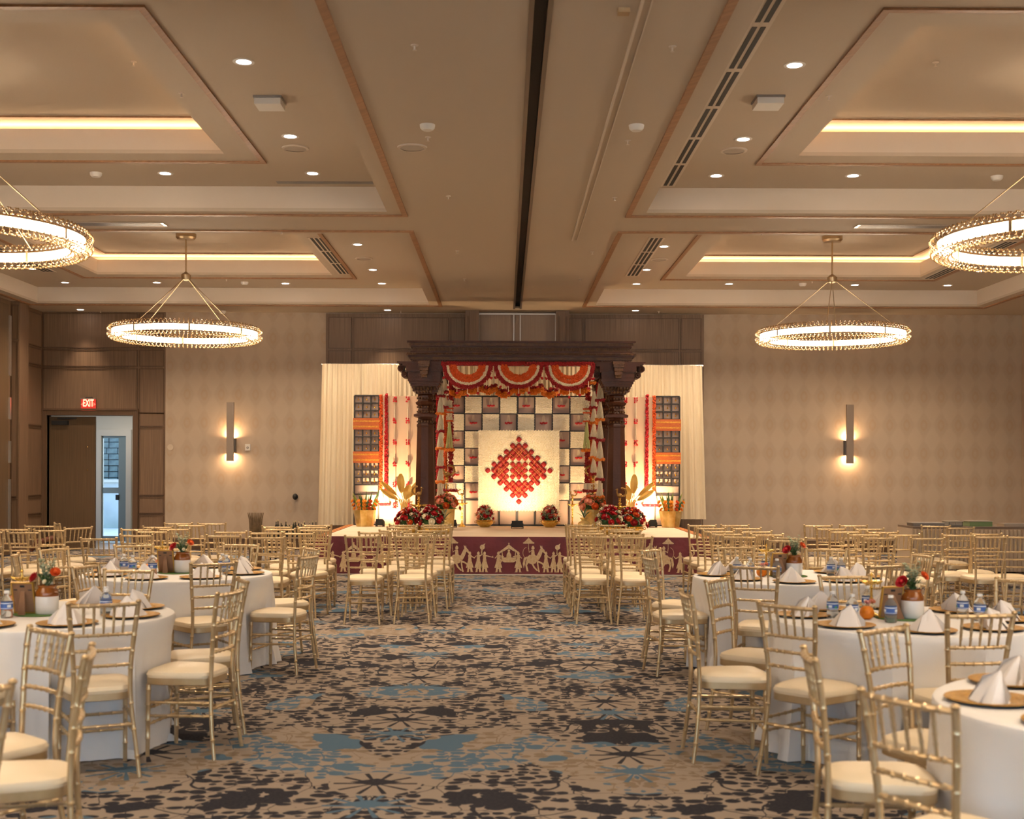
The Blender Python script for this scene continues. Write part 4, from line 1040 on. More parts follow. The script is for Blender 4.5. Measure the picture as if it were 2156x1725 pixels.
# ================================================================ buffet table at the right, box of things at the left
BX0, BX1, BY = 6.45, 9.3, 19.5
bt = thing('buffet_table', 'long table with a pleated beige skirt by the right wall', 'table', (BX0, BY, 0))
MB().box(0, BX1-BX0, 0, .76, .70, .735).build('tabletop', mat('buffet_top', '#7d6a5a', .3), bt, False)
v = []; f = []; n = 260
for i in range(n+1):
    x = (BX1-BX0)*i/n; yy = -.012+.012*sin(i*1.05)
    v += [(x, yy, .69), (x, yy*1.6-.004, .03)]
for i in range(n): f.append((i*2, i*2+1, i*2+3, i*2+2))
sk_ = MB().add(v, f); sk_.box(-.01, .0, 0, .76, .03, .7); sk_.build('pleated_skirt', mat('beige_table_skirt', '#c4b096', .8), bt)
for i in range(4): MB().tube([(.15+(i % 2)*(BX1-BX0-.3), .1+(i//2)*.56, .7), (.15+(i % 2)*(BX1-BX0-.3), .1+(i//2)*.56, 0)], .015).build('leg', M_TLEG, bt)
M_BOXG = mat('clear_green_plastic', '#7f9a6a', .2, spec=.6)
for i, (dx_, w_, h_, m_, lb) in enumerate(((.05, .5, .045, M_METALG, 'wide grey tray at the left end of the buffet table'), (.62, .22, .07, M_PET, 'clear glass box second from the left on the buffet'), (.95, .36, .075, M_BOXG, 'greenish glass box in the middle of the buffet table'), (1.5, .5, .035, M_SILVER, 'low silver tray right of the green box'), (2.1, .45, .035, M_SILVER, 'low silver tray at the right end of the buffet'))):
    t = thing('serving_box', lb, 'tray', (BX0+dx_, BY+.15, .735))
    m_b = MB(); m_b.box(0, w_, 0, .01, 0, h_).box(0, w_, .29, .3, 0, h_).box(0, .01, .01, .29, 0, h_).box(w_-.01, w_, .01, .29, 0, h_).box(.01, w_-.01, .01, .29, 0, .01); m_b.build('side', m_, t, False)
    MB().box(-.01, w_+.01, -.01, .31, h_, h_+.012).build('lid', M_SILVER, t, False)
# crate of rolled programmes and a bundle of reed sticks left of the stage
SD = 20.4
p = W(628, 1150, SD)
t = thing('low_side_table', 'low dark table behind the chairs left of the stage', 'table', (p.x, SD, 0))
MB().box(-.46, .40, -.3, .3, .50, .54).build('tabletop', M_BLACK, t, False)
for a in (-.42, .36):
    for b_ in (-.25, .25): MB().tube([(a, b_, 0), (a, b_, .5)], .018).build('leg', M_BLACK, t)
rnd = random.Random(5)
cols = ['#2d2a1e', '#3a3a22', '#4c3a2a', '#6b2f2f', '#27301f', '#7a7440', '#5b2e3c', '#c9b58a']
bp_ = thing('flower_bottle', '', 'bottle')
MB().lathe([(0, 0), (.018, 0), (.019, .01), (.019, .10), (.008, .125), (.008, .16)], n=10, cap=False).build('bottle_body', mat('dark_bottle', cols[0], .3), bp_)
MB().lathe([(.009, .155), (.010, .175), (0, .178)], n=10, cap=False).build('cap', mat('bottle_cap_tan', cols[7], .4), bp_)
register(bp_)
for i in range(26):
    o = bp_ if i == 0 else copy_tree(bp_)
    o.location = (p.x-.38+.70*i/26+rnd.uniform(-.01, .01), SD+rnd.uniform(-.12, .12), .54)
    o.scale = (1, 1, rnd.uniform(.85, 1.35))
    tag(o, 'small dark bottle in the crowded row left of the stage', 'bottle', 'row of dark bottles left of the stage')
    if i in (3, 7, 11, 16, 20): # differently tinted bottles
        o2 = [c for c in COL.objects if c.parent == o and c.name.startswith('bottle_body')][0]
        o2.data = o2.data.copy(); o2.data.materials[0] = mat('bottle_tint_%d' % i, cols[i % 7], .3)
p2 = W(538, 1140, 19.8)
rb = thing('reed_bundle', 'upright fan of brown reed sticks standing behind the chairs', 'decoration', (p2.x, 19.8, 0))
for i in range(11):
    a = (i-5)/5
    st = MB().tube([(a*.045, 0, .02), (a*.10, .01*(i % 3), .80), (a*.125, 0, .905)], [.009, .010, .006], 6); st.build('reed_stick', mat('reed_brown', '#8d7350', .6, noise=(14, '#6d5638')), rb)
MB().lathe([(0, 0), (.09, 0), (.11, .35), (.105, .35), (.085, .01)], n=20, cap=False).build('basket', mat('wicker', '#7b6140', .8), rb)
# ================================================================ the stage
SX0, SX1, SY0, SY1, SZ = -2.92, 3.18, 19.0, 22.95, .575
SCX = .225
M_MAROON = mat('maroon_satin', '#742930', .5, noise=(2.5, '#853238'), bump=(6, 1.0, (1, 1, 1.6)), spec=.5)
M_STCL = mat('cream_stage_cloth', '#e6d5bd', .85, noise=(6, '#dcc5a6', (.5, 3, 1)), spec=.2)
st = thing('stage', 'low stage with cream top and maroon printed skirt', 'stage', (SCX-.09, SY0, 0))
ox = -(SCX-.09)
def L(x): return x+ox
MB().box(L(SX0), L(SX1), 0, SY1-SY0, .05, SZ-.004).build('platform', M_TWOOD, st, False)
MB().box(L(SX0)-.01, L(SX1)+.01, -.01, SY1-SY0+.01, SZ-.004, SZ).build('top_cloth', M_STCL, st, False)
v = []; f = []; n = 160; rows = 8; rnd = random.Random(4)
for j in range(rows+1):
    z = (SZ-.002)*(1-j/rows)+.006
    for i in range(n+1):
        x = L(SX0)-.012+(SX1-SX0+.024)*i/n
        yy = -.018-.008*(j/rows)*sin(i*.31+1.3*sin(i*.07))-.006*sin(i*.9+j)*(j/rows)-(.012 if j == rows else 0)
        v.append((x, yy, z))
for j in range(rows):
    for i in range(n): f.append((j*(n+1)+i, (j+1)*(n+1)+i, (j+1)*(n+1)+i+1, j*(n+1)+i+1))
MB().add(v, f).build('front_skirt', M_MAROON, st)
for s_, x in ((0, L(SX0)-.014), (1, L(SX1)+.006)): MB().box(x, x+.008, 0, SY1-SY0, .01, SZ).build('side_skirt', M_MAROON, st, False)
M_RUG = mat('orange_rug_border', '#b5642c', .8, noise=(9, '#7a3a1e'))
for x in (L(SX0)+.0, L(SX1)-.13):
    MB().box(x, x+.13, 0, SY1-SY0, SZ, SZ+.005).build('rug_border', M_RUG, st, False)
    MB().box(x+.03, x+.045, 0, SY1-SY0, SZ+.005, SZ+.007).box(x+.085, x+.10, 0, SY1-SY0, SZ+.005, SZ+.007).build('rug_stripe', mat('gold_rug_stripe', '#d39a48', .7), st, False)
tag(MB().box(SX0, SX1, SY0-.16, SY0-.05, .0, .006).build('white_floor_cloth', mat('white_floor_fabric', '#cfc8c0', .8), None, False), 'strip of white cloth on the carpet along the stage front', 'cloth')
# printed procession on the skirt ----------------------------------------
M_PRINT = mat('gold_print', '#f2dab0', .6, noise=(40, '#e4c090'))
def circ(cx, cz, r, n=10, sz=1): return [(cx+r*cos(2*pi*i/n), cz+r*sz*sin(2*pi*i/n)) for i in range(n)]
def figure_person(kind):
    P = [circ(0, .262, .019), [(-.016, .245), (.016, .245), (.024, .235), (.02, .19), (.026, .165), (-.026, .165), (-.02, .19), (-.024, .235)],
         [(-.022, .168), (.022, .168), (.052, .07), (.046, .062), (.03, .07), (.015, .060), (0, .07), (-.015, .060), (-.03, .07), (-.046, .062), (-.052, .07)],
         [(-.030, .066), (.032, .066), (.040, .016), (.052, .006), (.012, .006), (.006, .05), (-.006, .05), (-.012, .006), (-.045, .006), (-.036, .016)],
         [(-.013, .272), (.0, .292), (.016, .274)]]
    if kind == 0: P += [[(.015, .235), (.06, .205), (.085, .232), (.09, .224), (.062, .19), (.018, .215)]]
    if kind == 1: P += [[(.012, .235), (.045, .25), (.05, .32), (.056, .32), (.053, .24), (.02, .215)], circ(.053, .345, .034, 12)]
    if kind == 2: P += [[(-.02, .235), (-.05, .26), (-.045, .33), (-.015, .385), (.01, .40), (.0, .37), (-.02, .33), (-.03, .27), (-.01, .225)], [(.015, .24), (.1, .215), (.115, .23), (.12, .20), (.10, .205), (.018, .222)]]
    if kind == 3: P += [[(.012, .238), (.075, .222), (.075, .212), (.015, .216)], [(-.012, .238), (-.05, .2), (-.045, .19), (-.015, .215)]]
    return P
def figure_horse():
    P = [circ(0, .19, .085, 14, .62), [(.05, .22), (.10, .32), (.125, .345), (.16, .31), (.172, .275), (.16, .262), (.135, .285), (.12, .24), (.085, .17)],
         [(.105, .33), (.098, .375), (.118, .352), (.126, .372), (.134, .34)],
         [(.055, .16), (.075, .15), (.085, .07), (.10, .008), (.078, .008), (.068, .06)], [(.06, .17), (.13, .14), (.165, .10), (.158, .09), (.12, .12), (.07, .14)],
         [(-.08, .19), (-.05, .15), (-.075, .10), (-.055, .02), (-.08, .02), (-.1, .10)], [(-.03, .15), (0, .145), (.03, .08), (.075, .03), (.06, .02), (.01, .07)],
         [(-.075, .22), (-.12, .20), (-.135, .12), (-.12, .06), (-.105, .11), (-.095, .17)],
         [(-.05, .24), (.03, .25), (.05, .13), (-.01, .115), (-.06, .13)],
         [(-.02, .24), (.03, .24), (.02, .31), (-.015, .31)], circ(.004, .335, .022), [(-.015, .35), (.004, .37), (.022, .35)],
         [(-.012, .30), (-.05, .27), (-.06, .34), (-.052, .345), (-.045, .285), (-.008, .315)],
         [(-.058, .33), (-.052, .33), (-.052, .415), (-.058, .415)], [(-.135, .405), (-.10, .43), (-.07, .462), (-.055, .475), (-.04, .462), (-.01, .43), (.025, .405), (.015, .395), (-.125, .395)], circ(-.055, .487, .008, 6)]
    ring = []
    for i in range(13): a = 1.9+i*.24; ring.append((-.06+.075*cos(a), .27+.085*sin(a)))
    for i in range(12, -1, -1): a = 1.9+i*.24; ring.append((-.06+.070*cos(a), .27+.080*sin(a)))
    return P+[ring]
def figure_palanquin():
    return [[(-.13, .285), (-.08, .32), (-.03, .36), (0, .385), (.03, .36), (.08, .32), (.13, .285), (.13, .26), (.085, .285), (.05, .30), (0, .33), (-.05, .30), (-.085, .285), (-.13, .26)], circ(0, .395, .012, 6),
            [(-.035, .20), (.035, .20), (.03, .25), (0, .30), (-.03, .25)], circ(0, .30, .018, 8), [(-.15, .205), (.15, .205), (.15, .195), (-.15, .195)],
            [(-.10, .20), (.10, .20), (.085, .15), (.06, .14), (-.06, .14), (-.085, .15)], [(-.10, .30), (-.09, .30), (-.075, .20), (-.09, .20)], [(.09, .30), (.10, .30), (.09, .20), (.075, .20)], [(-.12, .19), (-.085, .17), (-.11, .125)], [(.12, .19), (.085, .17), (.11, .125)]]
def print_fig(P, x, mirror=1, sc=1.0, name='printed_figure', z0=.03):
    mb = MB(); y = -.034
    for q in P:
        pts_ = [(mirror*a*sc, b*sc) for a, b in q]
        area = sum(pts_[i][0]*pts_[(i+1) % len(pts_)][1]-pts_[(i+1) % len(pts_)][0]*pts_[i][1] for i in range(len(pts_)))
        if area > 0: pts_.reverse()
        mb.poly(pts_, y, y+.006); y -= .0004
    o = mb.build(name, M_PRINT, st, False); o.location = (x, -.012, z0); return o
s0 = F/SY0
def LX(px): return (px-CX)/s0-(SCX-.09)
H1 = 1.13
for gx in (746, 909, 1072, 1560):
    if SX0 < LX(gx)+SCX < SX1+.2 and gx < 1500:
        print_fig(figure_palanquin(), LX(gx), 1, H1, 'printed_palanquin'); print_fig(figure_person(3), LX(gx-22), 1, H1); print_fig(figure_person(3), LX(gx+20), -1, H1)
for gx, mr in ((805, 1), (962, 1), (1122, 1), (1398, -1)): print_fig(figure_horse(), LX(gx), mr, H1, 'printed_rider')
for gx in (827, 990, 1150, 1310): print_fig(figure_person(0), LX(gx), 1, H1)
for gx in (848, 1008, 1166, 1326): print_fig(figure_person(1), LX(gx), 1, H1)
for gx in (861, 1021, 1179, 1345, 1455): print_fig(figure_person(2), LX(gx), 1 if gx < 1200 else -1, H1)
for gx in (1432,): print_fig(figure_person(0), LX(gx), -1, H1)
print_fig(figure_palanquin(), LX(1250), 1, H1, 'printed_palanquin'); print_fig(figure_person(3), LX(1228), 1, H1); print_fig(figure_person(3), LX(1271), -1, H1)
print_fig(figure_palanquin(), LX(1368), 1, H1, 'printed_palanquin'); print_fig(figure_person(2), LX(722-20), 1, H1)

# ---------------------------------------------------------------- drape behind the stage
M_DRAPE = mat('ivory_drape', '#dccbac', .8, spec=.25, bump=(3, .15))
CY_ = 23.5
sd = F/CY_
dx0, dx1 = (678-CX)/sd, (1477-CX)/sd
dr = thing('ivory_drape', 'ivory pipe and drape curtain behind the stage', 'curtain', (0, CY_, 0))
pan = 10
for i in range(pan):
    a, b = dx0+(dx1-dx0)*i/pan, dx0+(dx1-dx0)*(i+1)/pan
    v = []; f = []; n = 60; r2 = random.Random(i)
    ph = r2.random()*6; fq = r2.uniform(.55, .95)
    zt_, zb = 3.61, (.68 if i >= 8 else .54)
    lean = (-.07 if i == 0 else .09 if i == pan-1 else 0)
    for j in range(9):
        t_ = j/8; z = zt_-(zt_-zb)*t_
        for k in range(n+1):
            u = k/n; am = .010+.012*min(1, t_*3)
            v.append((a+(b-a)*u+lean*t_*(1-u if i == 0 else u), am*sin(k*fq+ph+.6*sin(k*.2))+.004*sin(k*2.3)+.006*sin(t_*40+i)*(1 if i in (0, 9) else .2), z))
    for j in range(8):
        for k in range(n): f.append((j*(n+1)+k, (j+1)*(n+1)+k, (j+1)*(n+1)+k+1, j*(n+1)+k+1))
    MB().add(v, f).build('drape_panel', M_DRAPE, dr)
pp = MB().tube([(dx0-.02, .03, 3.6), (dx1+.03, .03, 3.6)], .02)
for x in (dx0, dx1-.0): pp.tube([(x, .05, 0), (x, .05, 3.62)], .019)
pp.build('pipe_frame', M_SILVER, dr)
# ---------------------------------------------------------------- screens either side: grid of bells + beige flat
FY = 22.85; sf = F/FY
def fx(px): return (px-CX)/sf
def fz(py, D=FY): return EYE-(py-CY)/F*D
M_FLAT = mat('beige_linen_flat', '#cdb096', .8, bump=(200, .2), spec=.25); M_GRID = mat('charcoal_grid_frame', '#2b2624', .55)
M_BELL = mat('gold_bell', '#dca63a', .25, .95); M_SILK = mat('orange_silk_brocade', '#c4631a', .5, noise=(30, '#a84e12', (1, 1, 8)), spec=.5); M_SILKG = mat('gold_brocade_band', '#d99a3a', .4, .5, noise=(50, '#b8741f'))
M_BACK = mat('dusty_backing_panel', '#c6ad9c', .8, spec=.2)
for side, (g0, g1, p0, p1, nm) in enumerate(((746, 797.5, 797.5, 884, 'left'), (1379, 1430.5, 1309, 1379, 'right'))):
    z0, z1 = SZ, fz(835)
    gs = thing('bell_screen', 'dark grid screen of small bells with orange silk bands, %s end of the stage' % nm, 'screen', (fx(g0), FY, SZ))
    W_ = fx(g1)-fx(g0); H_ = z1-z0
    MB().box(0, W_, .02, .035, 0, H_).build('backing_panel', M_BACK, gs, False)
    ys = [834, 850, 866, 882, 905, 921, 937, 952, 975, 991, 1006.5, 1022, 1042]
    hz = [fz(y)-SZ for y in ys]
    g = MB(); b_ = .022
    for k in range(4):
        x = W_*k/3; g.box(x-b_/2, x+b_/2, -.03, .02, (hz[-2] if k in (1, 2) else 0), H_)
    for z in hz+[.01]: g.box(0, W_, -.028, .02, z-b_/2, z+b_/2)
    g.build('grid_frame', M_GRID, gs, False)
    for za, zb_ in ((882, 906), (952, 976)):
        a, b = fz(zb_)-SZ, fz(za)-SZ
        MB().box(-.02, W_+.02, -.045, -.03, a, b).build('silk_band', M_SILK, gs, False)
        MB().box(-.021, W_+.021, -.048, -.045, a+.04, a+.07).box(-.021, W_+.021, -.048, -.045, b-.07, b-.04).build('gold_border', M_SILKG, gs, False)
    bell = MB().lathe([(0, .0), (.010, .0), (.016, -.008), (.012, -.018), (.009, -.03), (.004, -.036), (0, -.036)], n=10, cap=False)
    bell = MB().lathe([(.017, -.042), (.012, -.03), (.010, -.016), (.004, -.008), (0, -.006)], n=10, cap=False); bell.ball((0, 0, -.045), .005, 6, 4); bell.tube([(0, 0, -.008), (0, 0, .03)], .002, 4)
    fb = None
    for r_ in range(3):
        for q in range(3):
            zc = hz[[0, 4, 8][r_]+q]-.045
            for c in range(3):
                if fb is None: fb = bell.build('hanging_bell', M_BELL, gs); o = fb
                else: o = fb.copy(); COL.objects.link(o)
                o.location = (W_*(c+.5)/3, -.012, zc)
    fl = tag(MB().box(fx(p0), fx(p1), FY+.0, FY+.03, SZ, z1).build('beige_flat', M_FLAT, None, False), 'plain beige flat beside the %s bell screen' % nm, 'panel', 'beige flats on the stage')

# ---------------------------------------------------------------- garlands
def flower_cloud(mb, pts, r, width, per_m=220, squash=1, seed=1):
    "flower heads packed along a path"
    rnd = random.Random(seed); pts = [Vector(p) for p in pts]
    for i in range(len(pts)-1):
        d = pts[i+1]-pts[i]; n = max(1, int(d.length*per_m))
        for k in range(n):
            p = pts[i]+d*((k+rnd.random())/n); a = rnd.random()*6.28; q = sqrt(rnd.random())*width
            t_ = d.normalized(); s1 = t_.cross(Vector((0, 1, 0)));
            if s1.length < .1: s1 = Vector((1, 0, 0))
            s1.normalize(); s2 = Vector((0, 1, 0))
            mb.blob(p+s1*cos(a)*q+s2*sin(a)*q*squash, r*rnd.uniform(.8, 1.2))
    return mb
for side, (po, pr_, gr, nm) in enumerate(((802.5, 813.5, (831.5, 858.5), 'left'), (1376, 1361, (1338, 1315.5), 'right'))):
    for px, m_, cn in ((po, M_ORG, 'orange'), (pr_, M_RED, 'red')):
        ztop = fz(831)-(.0 if cn == 'red' else .02)
        zlow = fz(1032 if cn == 'orange' else 1036)
        t = thing('flower_garland', 'thick %s flower garland hanging by the %s bell screen' % (cn, nm), 'garland', (fx(px), FY-.07, ztop), group='thick hanging garlands')
        tag(flower_cloud(MB(), [(0, 0, 0), (0, 0, zlow-ztop)], .017, .027, 380, 1, side+int(px)).build('flower_rope', m_, t, False), kind='stuff')
        for k in range(6):
            a = (k-2.5)/2.5
            MB().tube([(a*.015, 0, zlow-ztop), (a*.055, 0, fz(1060)-ztop)], .006, 5).build('jasmine_string', M_CREAMF, t)
            c = MB(); c.blob((a*.06, 0, fz(1063)-ztop), .03); c.blob((a*.06+.01, .01, fz(1064)-ztop), .024); c.build('tassel_flower', M_RED, t, False)
    for px in gr:
        zt0 = fz(838)
        t = thing('pompom_string', 'white string with red blossoms, %s one by the %s pillar' % ('inner' if abs(px-1090) < 240 else 'outer', nm), 'garland', (fx(px), FY-.05, zt0), group='strings of red blossoms')
        MB().tube([(0, .06, .03), (0, .02, .035), (0, 0, 0), (0, 0, fz(1065)-zt0)], .006, 6).build('jasmine_string', M_CREAMF, t)
        for y in (842, 887, 932, 977, 1021, 1065):
            c = MB(); zz = fz(y)-zt0
            for q in range(16):
                a = random.random()*6.28; c.blob((.025*cos(a), .02*sin(a), zz+random.choice((-.035, 0, .035))+random.uniform(-.008, .008)), .02)
            c.build('red_blossom', M_RED, t, False)

# ---------------------------------------------------------------- checkerboard backdrop
BYK = 22.70; sb = F/BYK
bz1 = fz(835, BYK); cs_ = .3225; rh = .3172
bd = thing('checker_backdrop', 'dark grid backdrop with cream flower squares in chequer order', 'backdrop', (.224, BYK, SZ))
HB = bz1-SZ
MB().box(-4*cs_, 4*cs_, .02, .04, 0, HB).build('backing_panel', M_BACK, bd, False)
g = MB()
for k in range(-4, 5): w_ = .013 if k else .024; g.box(k*cs_-w_, k*cs_+w_, -.03, .02, 0, HB)
for k in range(7): g.box(-4*cs_, 4*cs_, -.028, .02, HB-k*rh-.013, HB-k*rh+.013)
g.box(-4*cs_, 4*cs_, -.03, .02, 0, .03); g.build('grid_frame', M_GRID, bd, False)
# a cream square: rows of small folded petals
mt = MB(); n = 13; S_ = cs_-.012
for i in range(n):
    for j in range(n):
        x = -S_/2+S_*(i+.5+.25*(j % 2))/(n+.25); z = -S_/2+S_*(j+.5)/n*.985
        mt.blob((x, -.034, z), S_/n*.66, (1, .8, .9))
mt.box(-S_/2+.008, S_/2-.008, -.03, -.01, -S_/2+.008, S_/2-.008)
M_MATF = mat('cream_petal_mat', '#fbf4e2', .75, noise=(50, '#f2e6c8')); fm = None
hg = MB()
for k in range(4): hg.tube([((k-1.5)*.008, 0, .13), ((k-1.5)*.022, 0, -.005)], .0028, 4)
hangs = None
for r_ in range(6):
    for c in range(8):
        x = (c-3.5)*cs_; z = HB-(r_+.5)*rh
        if (r_+c) % 2 == 1:
            if 2 <= c <= 5 and 2 <= r_ : continue      # hidden behind the big square
            if fm is None: fm = tag(mt.build('cream_flower_square', M_MATF, bd, False), kind=None); o = fm
            else: o = fm.copy(); COL.objects.link(o)
            o.location = (x, 0, z)
        else:
            if 2 <= c <= 5 and 2 <= r_ : continue
            if hangs is None:
                hangs = hg.build('jasmine_drop', M_CREAMF, bd); o = hangs
                fl_ = MB()
                for q in range(12): fl_.blob(((q-5.5)*.0105, random.uniform(-.015, .01), -.012+random.uniform(-.012, .012)), .02)
                hf = fl_.build('red_drop_flowers', M_RED, hangs, False); o2 = None
            else:
                o = hangs.copy(); COL.objects.link(o); o2 = hf.copy(); COL.objects.link(o2); o2.parent = o
            o.location = (x, -.012, z)
# big cream square with the red kolam
KX, KZ, KS = (1092.5-CX)/(F/22.55), EYE-(991-CY)/F*22.55, 1.485
kp = thing('kolam_panel', 'large cream flower square with a red diamond kolam pattern', 'panel', (KX, 22.55, KZ))
sq = MB(); n = 56
sq.box(-KS/2+.02, KS/2-.02, .0, .06, -KS/2+.02, KS/2-.02)
rnd = random.Random(9)
for i in range(n):
    for j in range(n):
        sq.blob((-KS/2+KS*(i+.5)/n+rnd.uniform(-.003, .003), -.006+rnd.uniform(-.004, .004), -KS/2+KS*(j+.5+.3*(i % 2))/(n+.3)), KS/n*.68, (1, .9, 1))
tag(sq.build('cream_flower_mat', M_MATF, kp, False), kind='stuff')
kpx = .1135; M_KRED = mat('red_petal_diamond', '#9e1113', .6, noise=(60, '#880d0f'), bump=(120, .5))
dm = MB(); v = []; nn = 16
for s_, y in ((1.0, -.012), (1.0, -.022), (.8, -.036), (.45, -.042), (.12, -.045)):
    for k in range(nn):
        a = 2*pi*k/nn; e = 1.28; c_, q_ = cos(a), sin(a); rr = 1/((abs(c_)**e+abs(q_)**e)**(1/e))
        v.append((rr*c_*kpx*.465*s_, y, rr*q_*kpx*.465*s_))
dm.add(v, [(j*nn+k, j*nn+(k+1) % nn, (j+1)*nn+(k+1) % nn, (j+1)*nn+k) for j in range(4) for k in range(nn)]+[tuple(4*nn+k for k in range(nn))])
d0 = None
def put_d(i, j):
    global d0
    if d0 is None: d0 = dm.build('red_diamond', M_KRED, kp); o = d0
    else: o = d0.copy(); COL.objects.link(o)
    o.location = (i*kpx, -.004-.002*((i+j) % 1 > 0), j*kpx)
for j in range(-5, 6):
    for i in range(-5, 6):
        if abs(i)+abs(j) <= 5 and not (abs(i) == 5 and abs(j) > 0) and not (abs(j) == 5 and abs(i) > 0): put_d(i, j)
for j in range(-5, 5):
    for i in range(-5, 5):
        a, b = i+.5, j+.5
        if abs(a)+abs(b) <= 4 and abs(abs(max(abs(a), abs(b)))-1.5) > .01: put_d(a, b)
gs_ = MB()
def strg(p): gs_.tube([(a*kpx, -.053, b*kpx) for a, b in p], .0022, 4, False)
for s1 in (-1, 1):
    for s2 in (-1, 1):
        strg([(.0*s1, 4*s2), (4*s1, 0)]); strg([(-1*s1, 4*s2), (3.5*s1, -.5*s2)]); strg([(s1*1.0, 3.5*s2), (-s1*3.5, -s2*1.0)]) if s2 > 0 else None
        strg([(-1.2*s1, -.8*s2), (.8*s1, 1.2*s2)]); strg([(-1.2*s1, .2*s2), (-.2*s1, 1.2*s2)])
        strg([(s1*2, 3*s2), (s1*.5, 1.9*s2)]); strg([(s1*3, 2*s2), (s1*1.9, .5*s2)])
for a, b in ((0, 3), (0, -3), (3, 0), (-3, 0)): strg([(a+.36*cos(t*.524), b+.36*sin(t*.524)) for t in range(13)])
tag(gs_.build('gold_cord', mat('gold_cord', '#d9a45a', .5), kp), kind=None)

# ---------------------------------------------------------------- carved wooden mandap
M_MW = mat('dark_carved_teak', '#41200f', .42, noise=(5, '#522c18', (1, 1, .3)), bump=(26, .5), spec=.3)
M_MG = mat('worn_gilded_teak', '#4d2f1c', .4, noise=(12, '#6b451f'), bump=(60, .8), spec=.5)
MYF, MYR = 20.5, 22.25
md = thing('wooden_mandap', 'dark carved wooden wedding canopy on four pillars', 'canopy', (.262, MYF, SZ))
sm_ = F/20.15
def mz(py): return EYE-(py-CY)/sm_-SZ
hw = 1.866
# entablature: stacked mouldings right round
prof = [(718, 722, 0), (722, 728, -.035), (728, 731, -.06), (731, 739, -.085), (739, 743, -.05), (743, 748, .012), (748, 752, -.02), (752, 757, -.05), (757, 762, -.07), (762, 765, -.11)]
y0_, y1_ = -.36, MYR-MYF+.36
for i, (a, b, o_) in enumerate(prof):
    w = hw+o_; yy0, yy1 = y0_-o_, y1_+o_; t_ = .5
    m = MB(); za, zb_ = mz(b), mz(a)
    m.box(-w, w, yy0, yy0+t_, za, zb_).box(-w, -w+t_, yy0+t_, yy1-t_, za, zb_).box(w-t_, w, yy0+t_, yy1-t_, za, zb_)
    if i < 2: m.box(-w, w, yy1-t_, yy1, za, zb_)
    m.build('cornice_moulding', M_MW if i not in (1, 3, 5, 7) else M_MG, md, False)
ro = None                        # carved rosettes along the frieze
for k in range(52):
    if ro is None:
        r_ = MB(); r_.torus((0, 0, 0), .019, .006, 12, 5, 'Y'); r_.ball((0, 0, 0), .010, 6, 4); ro = r_.build('carved_rosette', M_MG, md); o = ro
    else: o = ro.copy(); COL.objects.link(o)
    o.location = (-hw+.12+(2*hw-.24)*k/51, y0_+.085, (mz(739)+mz(731))/2)
rp = MB()
for k in range(150): rp.ball((-hw+(2*hw)*k/149, y0_-.012, mz(745.5)), .014, 6, 4)
tag(rp.build('rope_moulding', M_MG, md), kind='stuff')
rp = MB()
for k in range(130): rp.ball((-hw+.09+(2*hw-.18)*k/129, y0_+.07, mz(760)), .012, 6, 4)
tag(rp.build('bead_moulding', M_MW, md), kind='stuff')
rfm = MB()
for k in range(4): rfm.box(-hw+.7+k*.85, -hw+.8+k*.85, y0_+.3, y1_-.2, mz(728), mz(720))
rfm.build('roof_frame', M_MW, md, False)
sp_ = F/MYF
def pz(py): return EYE-(py-CY)/sp_-SZ
